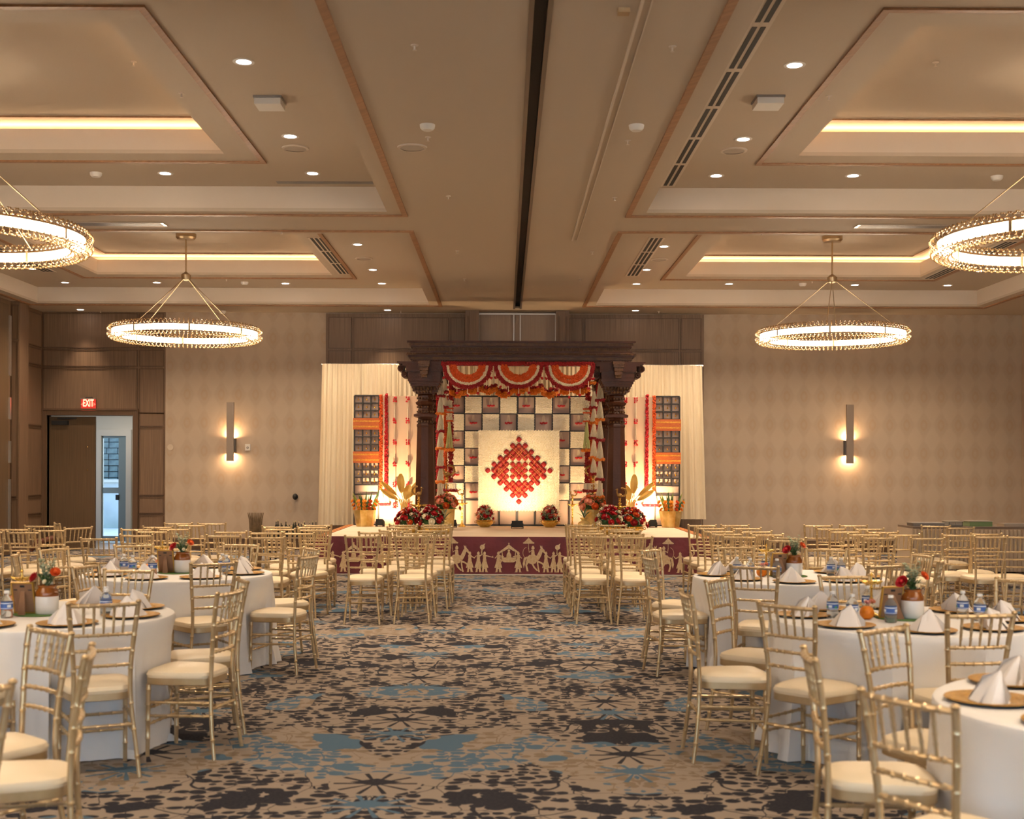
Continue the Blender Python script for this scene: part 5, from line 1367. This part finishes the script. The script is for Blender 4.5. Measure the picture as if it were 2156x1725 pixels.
def make_pillar(x, y, master=None):
    parts = []
    p = MB()
    sq_ = lambda m, hw_, za, zb_: m.box(-hw_, hw_, -hw_, hw_, za, zb_)
    # shaft: tapering octagon
    sh = MB().lathe([(0, 0), (.205, 0), (.205, .10), (.19, .13), (.18, .16), (.142, pz(901)), (.150, pz(899)), (.152, pz(896)), (.135, pz(893))], n=8, off=pi/8, cap=True)
    parts.append((sh, 'shaft', M_MW))
    cl_ = MB()
    cl_.lathe([(0.130, pz(893)), (0.124, pz(888)), (0.133, pz(886)), (0.124, pz(883)), (0.136, pz(881)), (0.186, pz(879)), (0.186, pz(873)), (0.136, pz(871)), (0.124, pz(868)), (0.133, pz(865)), (0.122, pz(861)), (0.127, pz(856)), (0.158, pz(853)), (0.175, pz(849)), (0.136, pz(846)), (0.124, pz(842)), (0.133, pz(838)), (0.136, pz(834)), (0.124, pz(832)), (0.158, pz(829))], n=8, off=pi/8)
    cl_.box(-.18, .18, -.18, .18, pz(879), pz(874))
    parts.append((cl_, 'carved_neck', M_MW))
    dn = MB()
    for zc in (889, 868, 858, 840):
        for k in range(16):
            a = 2*pi*k/16; dn.cbox((.134*cos(a), .134*sin(a), pz(zc)), (.02, .022, .026), a)
    parts.append((dn, 'dentil_ring', M_MG))
    cp = MB()
    for za, zb_, h_ in ((831, 826, .15), (826, 820, .20), (820, 815, .215), (815, 810, .235), (810, 805, .255), (805, 801, .275), (801, 797, .265), (797, 786, .27), (786, 784, .295), (784, 774, .30), (774, 770, .36), (770, 767.5, .41), (767.5, 765, .45)): cp.box(-h_, h_, -min(h_, .30), min(h_, .30), pz(za), pz(zb_))
    parts.append((cp, 'capital', M_MW))
    lf = MB()
    for s_ in (-1, 1):
        for k in range(7): lf.ball(((k-3)*.055, -.225, pz(820)), .026, 6, 4, (1, .6, 1.4))
    for k in range(5): lf.ball(((k-2)*.05, -.205, pz(827)), .022, 6, 4, (1, .6, 1.2))
    parts.append((lf, 'carved_leaves', M_MG))
    sc_ = MB()
    for s_ in (-1, 1):
        for (cx_, py_, r_) in ((.40, 778, .055), (.335, 791, .055)):
            sc_.lathe([(0, -.16), (r_, -.16), (r_, .16), (0, .16)], n=14, cap=False)
            o_ = len(sc_.v)-14*4
            for i in range(o_, len(sc_.v)):
                a = sc_.v[i]; sc_.v[i] = (a[0]+s_*cx_, a[2], a[1]+pz(py_))
            sc_.torus((s_*cx_, -.165, pz(py_)), r_*.55, .012, 12, 5, 'Y'); sc_.ball((s_*cx_, -.165, pz(py_)), .016, 6, 4)
    parts.append((sc_, 'scroll_bracket', M_MW))
    br = MB()
    for zc, w_, d_ in ((768, .095, .13), (774, .085, .12), (781, .07, .11), (789, .062, .10), (795, .05, .07)): br.box(-w_, w_, -.30-d_, -.28, pz(zc+3.5), pz(zc-3.2))
    for k in range(4): br.ball((0, -.39+.01*k, pz(771+k*7)), .04, 8, 5, (1.3, .8, .9))
    parts.append((br, 'carved_bracket', M_MG))
    pr = None
    out = []
    for mb_, nm, mm in parts:
        out.append(mb_.build(nm, mm, None, nm in ('carved_leaves', 'scroll_bracket')))
    root = out[0]; root.name = 'pillar'; root.parent = md
    for q in out[1:]: q.parent = root
    root.location = (x, y, 0); return root
pil0 = register(make_pillar(-1.585, 0))
for x, y in ((1.585, 0), (-1.585, MYR-MYF), (1.585, MYR-MYF)):
    c = copy_tree(pil0, md); c.location = (x, y, 0)
# draperies of flowers under the beam ------------------------------------
GY = 20.12; sg = F/GY
def gx(px): return (px-CX)/sg
def gz(py): return EYE-(py-CY)/sg
tb = thing('flower_top_band', 'straight dark red flower band under the canopy beam', 'garland', (gx(1089), GY, gz(766)))
tag(flower_cloud(MB(), [(gx(929)-gx(1089), 0, 0), (gx(1251)-gx(1089), 0, 0)], .018, .026, 700, .8, 11).build('flower_rope', M_DRED, tb, False), kind='stuff')
for i, (a, b, dpt) in enumerate(((931, 1036, 819), (1040, 1143, 818), (1146, 1251, 822))):
    cx_, hw_ = (a+b)/2, (b-a)/2
    t = thing('flower_swag', ['left', 'middle', 'right'][i]+' layered swag of red, cream and orange flowers under the beam', 'garland', (gx(cx_), GY, gz(768)), group='layered flower swags')
    ztop = gz(768); Dp = gz(768)-gz(dpt); HW = hw_/sg
    def arc(f_, g_, n=24):
        return [(HW*f_*cos(pi+pi*k/n) if False else -HW*f_*cos(pi*k/n), 0, -Dp*g_*sin(pi*k/n)**.9) for k in range(n+1)]
    for f_, g_, w_, r_, m_, nm, sd_ in ((.93, .93, .030, .017, M_DRED, 'red_flower_band', 1), (.80, .79, .020, .013, M_CREAMF, 'cream_flower_band', 2), (.66, .66, .028, .017, M_ORG, 'orange_flower_band', 3), (.52, .50, .028, .017, M_ORG, 'orange_flower_band', 4)):
        tag(flower_cloud(MB(), arc(f_, g_), r_, w_, 700, .6, sd_+i*10).build(nm, m_, t, False), kind='stuff')
    for k in range(7):
        q = (k+.5)/7; x = -HW*.97*cos(pi*q); z = -Dp*.97*sin(pi*q)**.9-.02
        d_ = MB().tube([(x, -.01, z+.02), (x, -.01, z-.085)], .006, 5); o = d_.build('jasmine_drop', M_CREAMF, t)
        c = MB(); [c.blob((x+random.uniform(-.014, .014), -.01, z-.10+random.uniform(-.01, .01)), .022) for _ in range(5)]; c.build('red_drop_flower', M_RED, o, False)
# scalloped marigold festoon deeper inside
fst_ = thing('marigold_festoon', 'scalloped orange and red marigold festoon behind the swags', 'garland', (.262, 21.6, 0))
s6 = F/21.6; pts_ = []
for side_, (m_, dz, sd_) in enumerate(((M_AMBER, 0, 1), (M_DRED, .05, 2), (M_AMBER, -.035, 3))):
    mb = MB()
    for k in range(9):
        xa = (948+(1238-948)*k/9-CX)/s6-.262; xb = (948+(1238-948)*(k+1)/9-CX)/s6-.262
        zc = EYE-((818+5*cos(k*2.1))-CY)/s6+dz
        flower_cloud(mb, [(xa+(xb-xa)*q/6, (.1*sin(q)), zc-.06*sin(pi*q/6)) for q in range(7)], .024, .03, 190 if side_ != 1 else 80, .8, sd_*20+k)
    tag(mb.build('marigold_band', m_, fst_, False), kind='stuff')
# hanging columns of jasmine skirts ---------------------------------------
def jasmine_column(px, D, ys, ring_cols, label, w=.060, green=False):
    s_ = F/D; X = (px-CX)/s_; z = lambda y: EYE-(y-CY)/s_
    t = thing('jasmine_tassel_column', label, 'garland', (X, D, z(ys[0])), group='tiered jasmine tassel columns')
    for i in range(len(ys)-1):
        za, zb_ = z(ys[i])-z(ys[0]), z(ys[i+1])-z(ys[0])
        m = MB(); n = 18
        for k in range(n):
            a = 2*pi*k/n; m.tube([(.012*cos(a), .012*sin(a), za), (.04*cos(a), .04*sin(a), (za*.5+zb_*.5)), (w*cos(a), w*sin(a)*.8, zb_)], .0065, 4, False)
        m.build('jasmine_skirt', M_CREAMF if not green else mat('pale_green_buds', '#c9cf8a', .6), t)
        c = MB(); n = 22
        for k in range(n):
            a = 2*pi*k/n; c.blob(((w+.008)*cos(a), (w+.008)*sin(a)*.8, zb_+random.uniform(-.012, .012)), .028)
        c.build('blossom_ring', ring_cols[i % len(ring_cols)], t, False)
    return t
JC = [M_DRED, M_AMBER]
jasmine_column(927, 20.95, [798, 835, 872, 909, 945, 985, 1016, 1048], JC, 'tiered white jasmine column beside the left front pillar, outer')
jasmine_column(935, 21.3, [790, 826, 858], [M_DRED], 'short white jasmine tassels hanging inside the left capital', .05)
jasmine_column(1250, 21.1, [824, 858, 890, 922, 963, 998], JC, 'tiered white jasmine column at the right side, inner', .062)
jasmine_column(1263, 20.9, [797, 842, 883, 926, 967, 1009, 1046], JC, 'tiered white jasmine column beside the right front pillar, outer')
jasmine_column(1243, 21.3, [785, 806], [M_AMBER], 'short tassel cluster under the right capital', .07)
# thick red and orange vertical garlands + cream cylinder with green tassel
for (px, y0, y1, m_, w_, lb, D) in ((949, 790, 1017, M_DRED, .045, 'thick dark red vertical garland inside the left pillars', 21.7), (938, 835, 1012, M_ORG, .028, 'orange vertical garland inside the left pillars', 21.75), (921.5, 835, 1010, M_RED, .025, 'narrow red garland behind the left jasmine column', 21.6),
                                 (1237, 790, 1017, M_DRED, .045, 'thick dark red vertical garland inside the right pillars', 21.7), (1245, 835, 1017, M_ORG, .028, 'orange vertical garland inside the right pillars', 21.75), (1258, 805, 1000, M_RED, .025, 'narrow red garland between the right jasmine columns', 21.6)):
    s_ = F/D; X = (px-CX)/s_; za, zb_ = EYE-(y0-CY)/s_, EYE-(y1-CY)/s_
    t = thing('flower_garland', lb, 'garland', (X, D, za), group='vertical garlands inside the canopy')
    tag(flower_cloud(MB(), [(0, 0, 0), (0, 0, zb_-za)], .018, w_, 420, .8, int(px)).build('flower_rope', m_, t, False), kind='stuff')
for px, nm in ((946, 'left'), (1235, 'right')):
    D = 21.35; s_ = F/D; X = (px-CX)/s_; z = lambda y: EYE-(y-CY)/s_
    t = thing('flower_pendant', 'cream flower pendant with orange bands and pale green tassel, %s side' % nm, 'garland', (X, D, z(844)), group='flower pendants')
    zz = z(844)
    tag(flower_cloud(MB(), [(0, 0, 0), (0, 0, z(886)-zz)], .017, .048, 700, 1, 5).build('cream_flower_body', M_CREAMF, t, False), kind='stuff')
    for y in (861, 869, 887):
        c = MB(); n = 20
        for k in range(n): c.blob((.058*cos(k*2*pi/n), .058*sin(k*2*pi/n), z(y)-zz), .018)
        c.build('orange_band', M_ORG, t, False)
    m = MB()
    for k in range(14):
        a = 2*pi*k/14; m.tube([(.012*cos(a), .012*sin(a), z(888)-zz), (.06*cos(a), .06*sin(a), z(944)-zz)], .006, 4, False)
    m.build('green_bud_tassel', mat('pale_green_buds', '#c9cf8a', .6), t)
    c = MB()
    for k in range(26): c.blob((.08*cos(k*2*pi/26), .07*sin(k*2*pi/26), z(948)-zz+random.uniform(-.012, .012)), .027)
    c.build('blossom_ring', M_AMBER, t, False)

# ---------------------------------------------------------------- lamps, pots and flowers on the stage
def S(px, D): return (px-CX)*D/F
def peacock(mb, c, s_=1, face=1):
    "small cast peacock with raised round tail"
    x, y, z = c
    mb.ball((x, y, z+.03*s_), .026*s_, 8, 6, (1.3, .8, 1))
    mb.tube([(x-.02*s_*face, y, z+.035*s_), (x-.034*s_*face, y, z+.07*s_), (x-.028*s_*face, y, z+.095*s_)], [.012*s_, .008*s_, .009*s_], 8)
    mb.ball((x-.032*s_*face, y, z+.102*s_), .013*s_, 8, 6); mb.tube([(x-.04*s_*face, y, z+.102*s_), (x-.06*s_*face, y, z+.098*s_)], [.006*s_, .001], 6)
    arc_ = [(x+(.03+.05*cos(a))*s_*face, y, z+(.07+.05*sin(a))*s_) for a in [(-1.9+k*.42) for k in range(10)]]
    mb.tube(arc_, .012*s_, 6); 
    for q in arc_[::2]: mb.ball(q, .015*s_, 6, 4)
def tall_lamp(name, label, X, D, H, w=1.0, top=True, grp=None, face=1):
    t = thing(name, label, 'oil lamp', (X, D, SZ), group=grp)
    h = H-(.16 if top else .06)
    prof_ = [(0, 0), (.085*w, 0), (.09*w, .012), (.07*w, .025), (.045*w, .04), (.028*w, .06)]
    nseg = 7
    for k in range(nseg):
        z = .06+(h-.06)*k/nseg; dz = (h-.06)/nseg
        prof_ += [(.014*w, z+dz*.15), (.024*w, z+dz*.4), (.013*w, z+dz*.55), (.03*w if k % 2 else .02*w, z+dz*.8), (.013*w, z+dz*.95)]
    MB().lathe(prof_, n=14).build('stem', M_LAMPB, t)
    dsh = MB(); zd = h*.72 if top else h
    dsh.lathe([(.014*w, zd-.02), (.05*w, zd), (.09*w, zd+.02), (.085*w, zd+.026), (.02*w, zd+.01)], n=20, cap=False)
    for k in range(5):
        a = 2*pi*k/5; dsh.tube([(.07*w*cos(a), .07*w*sin(a), zd+.012), (.145*w*cos(a), .145*w*sin(a), zd+.03)], [.022*w, .004], 6)
    dsh.build('oil_dish', M_LAMPB, t)
    if top:
        pk = MB(); pk.lathe([(.016*w, h-.01), (.024*w, h), (.01*w, h+.01)], n=12); peacock(pk, (0, 0, h), 1.25*w, face); pk.build('peacock_finial', mat('antique_brass', '#a8844c', .35, .9), t)
    return t
tall_lamp('peacock_lamp', 'brass peacock lamp in front of the left pillar', S(882, 20.1), 20.1, fz(1025, 20.1)-SZ, 1.05, True, 'brass peacock lamps', -1)
tall_lamp('peacock_lamp', 'brass peacock lamp in front of the right pillar', S(1305, 20.1), 20.1, fz(1027, 20.1)-SZ, 1.05, True, 'brass peacock lamps', 1)
tall_lamp('slender_brass_lamp', 'slender brass lamp left of the kolam panel', S(973, 22.3), 22.3, fz(1026, 22.3)-SZ, .75, True, 'slender brass lamps', -1)
tall_lamp('slender_brass_lamp', 'slender brass lamp right of the kolam panel', S(1205.5, 22.3), 22.3, fz(1028, 22.3)-SZ, .75, True, 'slender brass lamps', 1)
# big peacock lamps with pearl ring
for px, nm, fc_ in ((941, 'left', 1), (1249, 'right', -1)):
    D = 21.35; t = tall_lamp('large_peacock_lamp', 'large antique peacock lamp with hanging pearl ring, %s side' % nm, S(px, D), D, fz(985, D)-SZ, 1.3, True, 'large peacock lamps', fc_)
    zr = fz(1018, D)-SZ; zb_ = fz(1033, D)-SZ; m = MB(); m.torus((0, 0, zr), .16, .007, 28, 5)
    for k in range(26): a = 2*pi*k/26; m.tube([(.16*cos(a), .16*sin(a), zr), (.16*cos(a), .16*sin(a), zb_)], .0045, 4, False)
    m.build('pearl_fringe', mat('pearl', '#e6dcc8', .3), t)
    c = MB()
    for k in range(60): a = 2*pi*k/60; c.blob((.17*cos(a), .17*sin(a), zb_+random.uniform(-.014, .014)), .026)
    c.build('red_flower_ring', M_DRED, t, False)
M_GOLDP = mat('hammered_gold', '#ecd290', .3, .7, noise=(7, '#d0ab5c'), bump=(14, .5))
def pot(name, label, X, D, r0, r1, h, zb_=SZ, facets=10, grp=None, cat='planter'):
    t = thing(name, label, cat, (X, D, zb_), group=grp)
    MB().lathe([(0, 0), (r0, 0), (r0*1.02, .01), (r1, h), (r1*.96, h), (r1*.93, h*.9), (0, h*.88)], n=facets, cap=False).build('pot_body', M_GOLDP, t, False)
    MB().lathe([(0, h*.88), (r1*.9, h*.88), (0, h*.93)], n=16, cap=False).build('soil', mat('dark_soil', '#2c231b', .9), t, False)
    return t
def bowl(label, X, D, r=.16, h=.12, grp=None):
    t = thing('brass_bowl', label, 'bowl', (X, D, SZ), group=grp)
    MB().lathe([(0, 0), (r*.5, 0), (r*.55, .008), (r*.95, h*.5), (r, h*.72), (r*.93, h*.86), (r*1.03, h), (r*.98, h), (r*.9, h*.84), (0, h*.5)], n=28, cap=False).build('bowl_body', M_LAMPB, t)
    for s_ in (-1, 1): MB().torus((s_*r*1.05, 0, h*.72), .018, .006, 12, 5, 'Y').build('ring_handle', M_LAMPB, t)
    return t
ROSES = {}
def arrangement(label, X, D, z, rx, rz, spec, seed, grp, leaves=(M_LEAF,), babys=True, name='flower_arrangement', n=26, rr=.05):
    "dome of roses over foliage; spec: list of rose materials"
    rnd = random.Random(seed); t = thing(name, label, 'flowers', (X, D, z), group=grp)
    for q, lm in enumerate(leaves):
        g = MB()
        for k in range(90):
            a = rnd.random()*6.28; e = rnd.random()*1.35; rad = .75+.35*rnd.random()
            d = Vector((cos(a)*cos(e), sin(a)*cos(e), sin(e)*.95))
            p = Vector((d.x*rx*rad*.75, d.y*rx*rad*.6, max(.0, d.z*rz*rad*.75)))
            leaf_at(g, p, d+Vector((0, 0, .1)), .14, .05)
        g.build('foliage', lm, t, False)
    g = MB(); g.ball((0, 0, rz*.3), 1, 12, 8, (rx*.78, rx*.62, rz*.55)); g.build('moss_core', M_LEAF, t)
    for k in range(n):
        mi = k % len(spec); m = spec[mi]
        a = k*2.399; e = .08+1.35*((k+.5)/n)**.8
        d = Vector((cos(a)*cos(e), -abs(sin(a)*cos(e)) if k % 4 else sin(a)*cos(e), sin(e)))
        s_ = rnd.uniform(.8, 1.15)
        key = (m.name, round(rr, 3), k % 3)
        if key not in ROSES:
            o = rose_mb(rr, k % 3).build('rose', m, t); ROSES[key] = o
        else:
            o = ROSES[key].copy(); COL.objects.link(o); o.parent = t
        o.location = (d.x*rx, d.y*rx*.8, max(.01, d.z*rz)); o.scale = (s_, s_, s_)
        o.rotation_euler = d.to_track_quat('Z', 'Y').to_euler()
    if babys:
        b = MB()
        for k in range(150):
            a = rnd.random()*6.28; e = rnd.random()*1.3; d = Vector((cos(a)*cos(e), sin(a)*cos(e), sin(e))); rad = rnd.uniform(.95, 1.22)
            b.blob((d.x*rx*rad, d.y*rx*rad*.8, d.z*rz*rad), .012)
        tag(b.build('white_filler_blossom', mat('white_filler_blossom', '#e9e2cf', .7), t, False), kind='stuff')
    return t
G1 = 'red rose arrangements at the pillar feet'
for lb, px, D, rx, rz, spec, sd_ in (('red rose arrangement with orange lily, outermost left', 862, 19.85, .215, .27, [M_RED, M_RED, M_ORG, M_DRED, M_RED, M_CREAMF], 1), ('red rose arrangement with white filler at the left pillar foot', 908, 19.75, .20, .31, [M_RED, M_RED, M_CREAMF, M_RED, M_DRED], 2),
                          ('red and white arrangement at the right pillar foot', 1283, 19.75, .205, .32, [M_RED, M_CREAMF, M_RED, M_RED], 3), ('red and orange arrangement, outermost right', 1330, 19.9, .23, .28, [M_RED, M_ORG, M_DRED, M_RED, M_ORG], 4)):
    bowl('brass bowl under the '+lb, S(px, D), D, .2, .13, 'brass bowls on the stage')
    arrangement(lb, S(px, D), D, SZ+.115, rx, rz, spec, sd_, G1, rr=.047, n=27)
for lb, px, sd_ in (('small red rose bouquet in a brass bowl left of the black floor light', 1021, 5), ('small red rose bouquet in a brass bowl right of the black floor light', 1158, 6)):
    D = 22.2; bowl('brass bowl of the '+('left' if px < 1090 else 'right')+' bouquet in front of the kolam panel', S(px, D), D, .155, .13, 'brass bowls on the stage')
    arrangement(lb, S(px, D), D, SZ+.115, .14, .24, [M_RED, M_PEACH, M_RED] if px < 1090 else [M_RED, M_DRED, M_RED, M_PEACH], sd_, 'small rose bouquets', leaves=(M_EUC,), rr=.042, n=18)
for px, nm, sd_ in ((938, 'left', 7), (1249, 'right', 8)):
    D = 21.0; hp = fz(1072, D)-SZ
    pot('gold_drum_pot', 'tall gold pot under the coral roses, %s side' % nm, S(px, D)-.0, D, .135, .165, hp, grp='tall gold pots', facets=24)
    arrangement('coral and orange rose bouquet on the tall gold pot, %s side' % nm, S(px, D), D, SZ+hp*.93, .23, .24, [M_PEACH, M_PEACH, M_ORG], sd_, 'coral rose bouquets', leaves=(M_YG, M_LEAF), babys=False, rr=.055, n=22)
# gold planters with sword leaves and gladioli
for px, nm in ((768.5, 'left'), (1412.5, 'right')):
    D = 22.35; t = pot('gold_planter', 'large hammered gold planter at the %s end of the stage' % nm, S(px, D), D, .155, .215, .30, grp='large gold planters')
    pl = thing('gladiolus_plant', 'sword leaved plant with orange blooms in the %s gold planter' % nm, 'plant', (S(px, D), D, SZ+.27), group='plants in gold planters')
    rnd = random.Random(int(px)); lf = None
    for k in range(17):
        a = rnd.uniform(-1, 1); L_ = rnd.uniform(.22, .44); g = MB(); y_ = rnd.uniform(-.08, .08)
        g.add([(a*.13-.016, y_, 0), (a*.13+.016, y_, 0), (a*.2+.02, y_, L_*.5), (a*.2-.02, y_+.006, L_*.5), (a*.30, y_, L_)], [(0, 1, 2, 3), (3, 2, 4)])
        g.add([(a*.13-.016, y_+.004, 0), (a*.13+.016, y_+.004, 0), (a*.2+.02, y_+.004, L_*.5), (a*.2-.02, y_+.01, L_*.5), (a*.30, y_+.002, L_)], [(3, 2, 1, 0), (4, 2, 3)])
        g.build('sword_leaf', M_LEAF if k % 3 else M_YG, pl, False)
    for k in range(5):
        a = (k-2)/2; 
        for j in range(3):
            o = rose_mb(.035, j).build('orange_bloom', mat('golden_orange_petal', '#f0a030', .6) if k != 3 else M_ORG, pl); o.location = (a*.17+.02*j*a, -.07, .05+.065*j); o.rotation_euler = (1.0, 0, a)
# golden banana-leaf plants
for px, nm, mr in ((851, 'left', -1), (1328, 'right', 1)):
    D = 22.0; t = thing('golden_leaf_plant', 'golden banana leaf ornament behind the %s pillar' % nm, 'ornament', (S(px, D), D, SZ), group='golden leaf ornaments')
    M_GL = mat('gold_leaf_metal', '#f5d27a', .35, .4, noise=(5, '#e3b85a'))
    sb_ = MB(); 
    for k in range(6): sb_.tube([((k-2.5)*.022, 0, 0), ((k-2.5)*.02, 0, .38), ((k-2.5)*.035, 0, .5)], .011, 6)
    sb_.build('stem_cluster', M_GL, t)
    for k, (x0, z0, a, L_, w_) in enumerate(((-.10, .55, -.55, .34, .12), (-.03, .50, -.25, .27, .15), (.04, .62, .05, .34, .135), (.13, .58, .85, .36, .085), (.11, .50, 1.02, .34, .095))):
        base = Vector((x0*mr, -.02*k, z0)); am = a*mr
        d = Vector((sin(am), 0, cos(am))).normalized(); s_ = Vector((cos(am), 0, -sin(am)))
        v = []; f = []; n = 10
        for j in range(n+1):
            tt = j/n; ww = w_*.5*sin(pi*(.04+.92*tt))**.6; c = base+d*L_*tt+Vector((0, -.04*sin(tt*2.5), 0))
            v += [c-s_*ww+Vector((0, -.012*(j % 2)-.02, 0)), c, c+s_*ww+Vector((0, -.012*(j % 2)-.02, 0))]
        for j in range(n):
            for q in range(2): f.append((j*3+q, j*3+q+1, (j+1)*3+q+1, (j+1)*3+q))
        o = MB().add(v, f).build('gold_leaf', M_GL, t); MB().tube(bez([(.02*(k-2)*mr, 0, .2), (.03*(k-2)*mr, 0, .42), base+Vector((0, -.01, 0)), base+d*L_*.85+Vector((0, -.03, 0))], 4), .006, 6).build('leaf_rib', M_GL, o)
# small foreground pots with variegated plants at the front of the stage
for px, nm, D in ((936, 'left', 19.75), (1230, 'right', 20.3)):
    t = pot('small_brass_pot', 'brass pot with narrow neck near the front edge of the stage, %s side' % nm, S(px, D), D, .07, .10, .05, grp='small brass pots')
    MB().lathe([(.10, .05), (.105, .13), (.095, .17), (.05, .20), (.045, .22), (.075, .25), (.07, .25), (.04, .225)], n=8, cap=False).build('pot_neck', M_GOLDP, t, False)
    pl = thing('spider_plant', 'small variegated plant in the brass pot, %s side' % nm, 'plant', (S(px, D), D, SZ+.235), group='small variegated plants')
    for k in range(14):
        a = k*2.4; e = .5+.06*k; g = MB(); leaf_at(g, (0, 0, 0), (cos(a)*cos(e), sin(a)*cos(e)*.7, sin(e)), .2, .028, .5); g.build('strap_leaf', M_LEAF if k % 2 else M_EUC, pl, False)
# floor lights ------------------------------------------------------------
def floor_light(label, X, D, tgt, energy, body=1.0, size=R(95), rz=0, at_=None):
    t = thing('floor_light', label, 'stage light', (X, D, SZ), rz, 'black stage floor lights')
    w = .085*body
    b = MB(); b.add([(-w, -.05, .02), (w, -.05, .02), (w, .05, .02), (-w, .05, .02), (-w, -.02, .14), (w, -.02, .14), (w, .045, .10), (-w, .045, .10)], [(0,3,2,1), (4,5,6,7), (0,1,5,4), (1,2,6,5), (2,3,7,6), (3,0,4,7)]); b.build('housing', M_BLACK, t, False)
    MB().box(-w-.012, -w, -.03, .03, 0, .09).box(w, w+.012, -.03, .03, 0, .09).box(-w, w, -.03, .03, 0, .008).build('yoke', M_BLACK, t, False)
    MB().add([(-w*.85, -.012, .1385), (w*.85, -.012, .1385), (w*.85, .040, .1055), (-w*.85, .040, .1055)], [(0, 1, 2, 3)]).build('lens', emis('flood_lens', (1, .7, .4), 12), t, False)
    src = Vector((X, D+.03, SZ+.17)) if at_ is None else Vector(at_)
    d = (Vector(tgt)-src).normalized()
    l = light('floor_beam', 'SPOT', (0, .03, .17), energy, (1, .67, .36), t, (0, 0, 0), .05, size, 1.0)
    l.rotation_euler = (Matrix.Rotation(-rz, 4, 'Z') @ (-d).to_track_quat('Z', 'Y').to_matrix().to_4x4()).to_euler()
    return t
floor_light('black floor light beside the left gold planter', S(800, 22.2), 22.25, (S(826, 22.85), 22.85, 1.2), P_UP*1.0, .8, R(120), R(-25))
floor_light('black floor light beside the right gold planter', S(1376, 22.2), 22.3, (S(1350, 22.85), 22.85, 1.2), P_UP*1.0, .8, R(120), R(25))
floor_light('black floor light in front of the kolam panel', S(1089.5, 21.7), 21.7, (KX, 22.6, 1.5), P_UP*.62, 1.15, R(110))
floor_light('black floor light hidden behind the left bouquet', S(955, 22.0), 22.0, (S(965, 22.7), 22.7, 1.0), P_UP*.35, .6, R(100))
floor_light('black floor light hidden behind the right bouquet', S(1232, 22.0), 22.0, (S(1225, 22.7), 22.7, 1.0), P_UP*.2, .6, R(100))

# ---------------------------------------------------------------- the hand on a chair, far left
M_SKIN = mat('brown_skin', '#63341f', .55)
hd = thing('person', 'brown forearm and hand resting over a chair back at the far left', 'person')
DH = 14.6; pc_ = W(84, 1143, DH); hd.location = pc_
m = MB()
V3 = [((.15, .06, .05), .036), ((.10, .03, .045), .033), ((.05, .0, .025), .03), ((-.02, -.01, .0), .042), ((-.06, -.01, -.03), .036)]
m.tube(bez([v_[0] for v_ in V3], 5), [V3[min(4, i//5)][1]*(1-(i % 5)/5)+V3[min(4, i//5+1)][1]*(i % 5)/5 for i in range(21)], 12)
m.build('forearm_and_palm', M_SKIN, hd)
for k in range(4):
    o_ = (k-1.5)*.019
    q = [(-.055, -.01+o_, -.025-.004*abs(k-1.5)), (-.085, -.012+o_, -.05), (-.095, -.01+o_, -.08), (-.088, -.005+o_, -.10+.006*abs(k-1.2))]
    MB().tube(bez(q, 3), .0095, 8).ball(q[-1], .0095, 8, 6).build('finger', M_SKIN, hd)
q = [(-.02, -.035, -.01), (-.04, -.06, -.04), (-.05, -.058, -.07)]
MB().tube(bez(q, 3), .011, 8).ball(q[-1], .011, 8, 6).build('thumb', M_SKIN, hd)
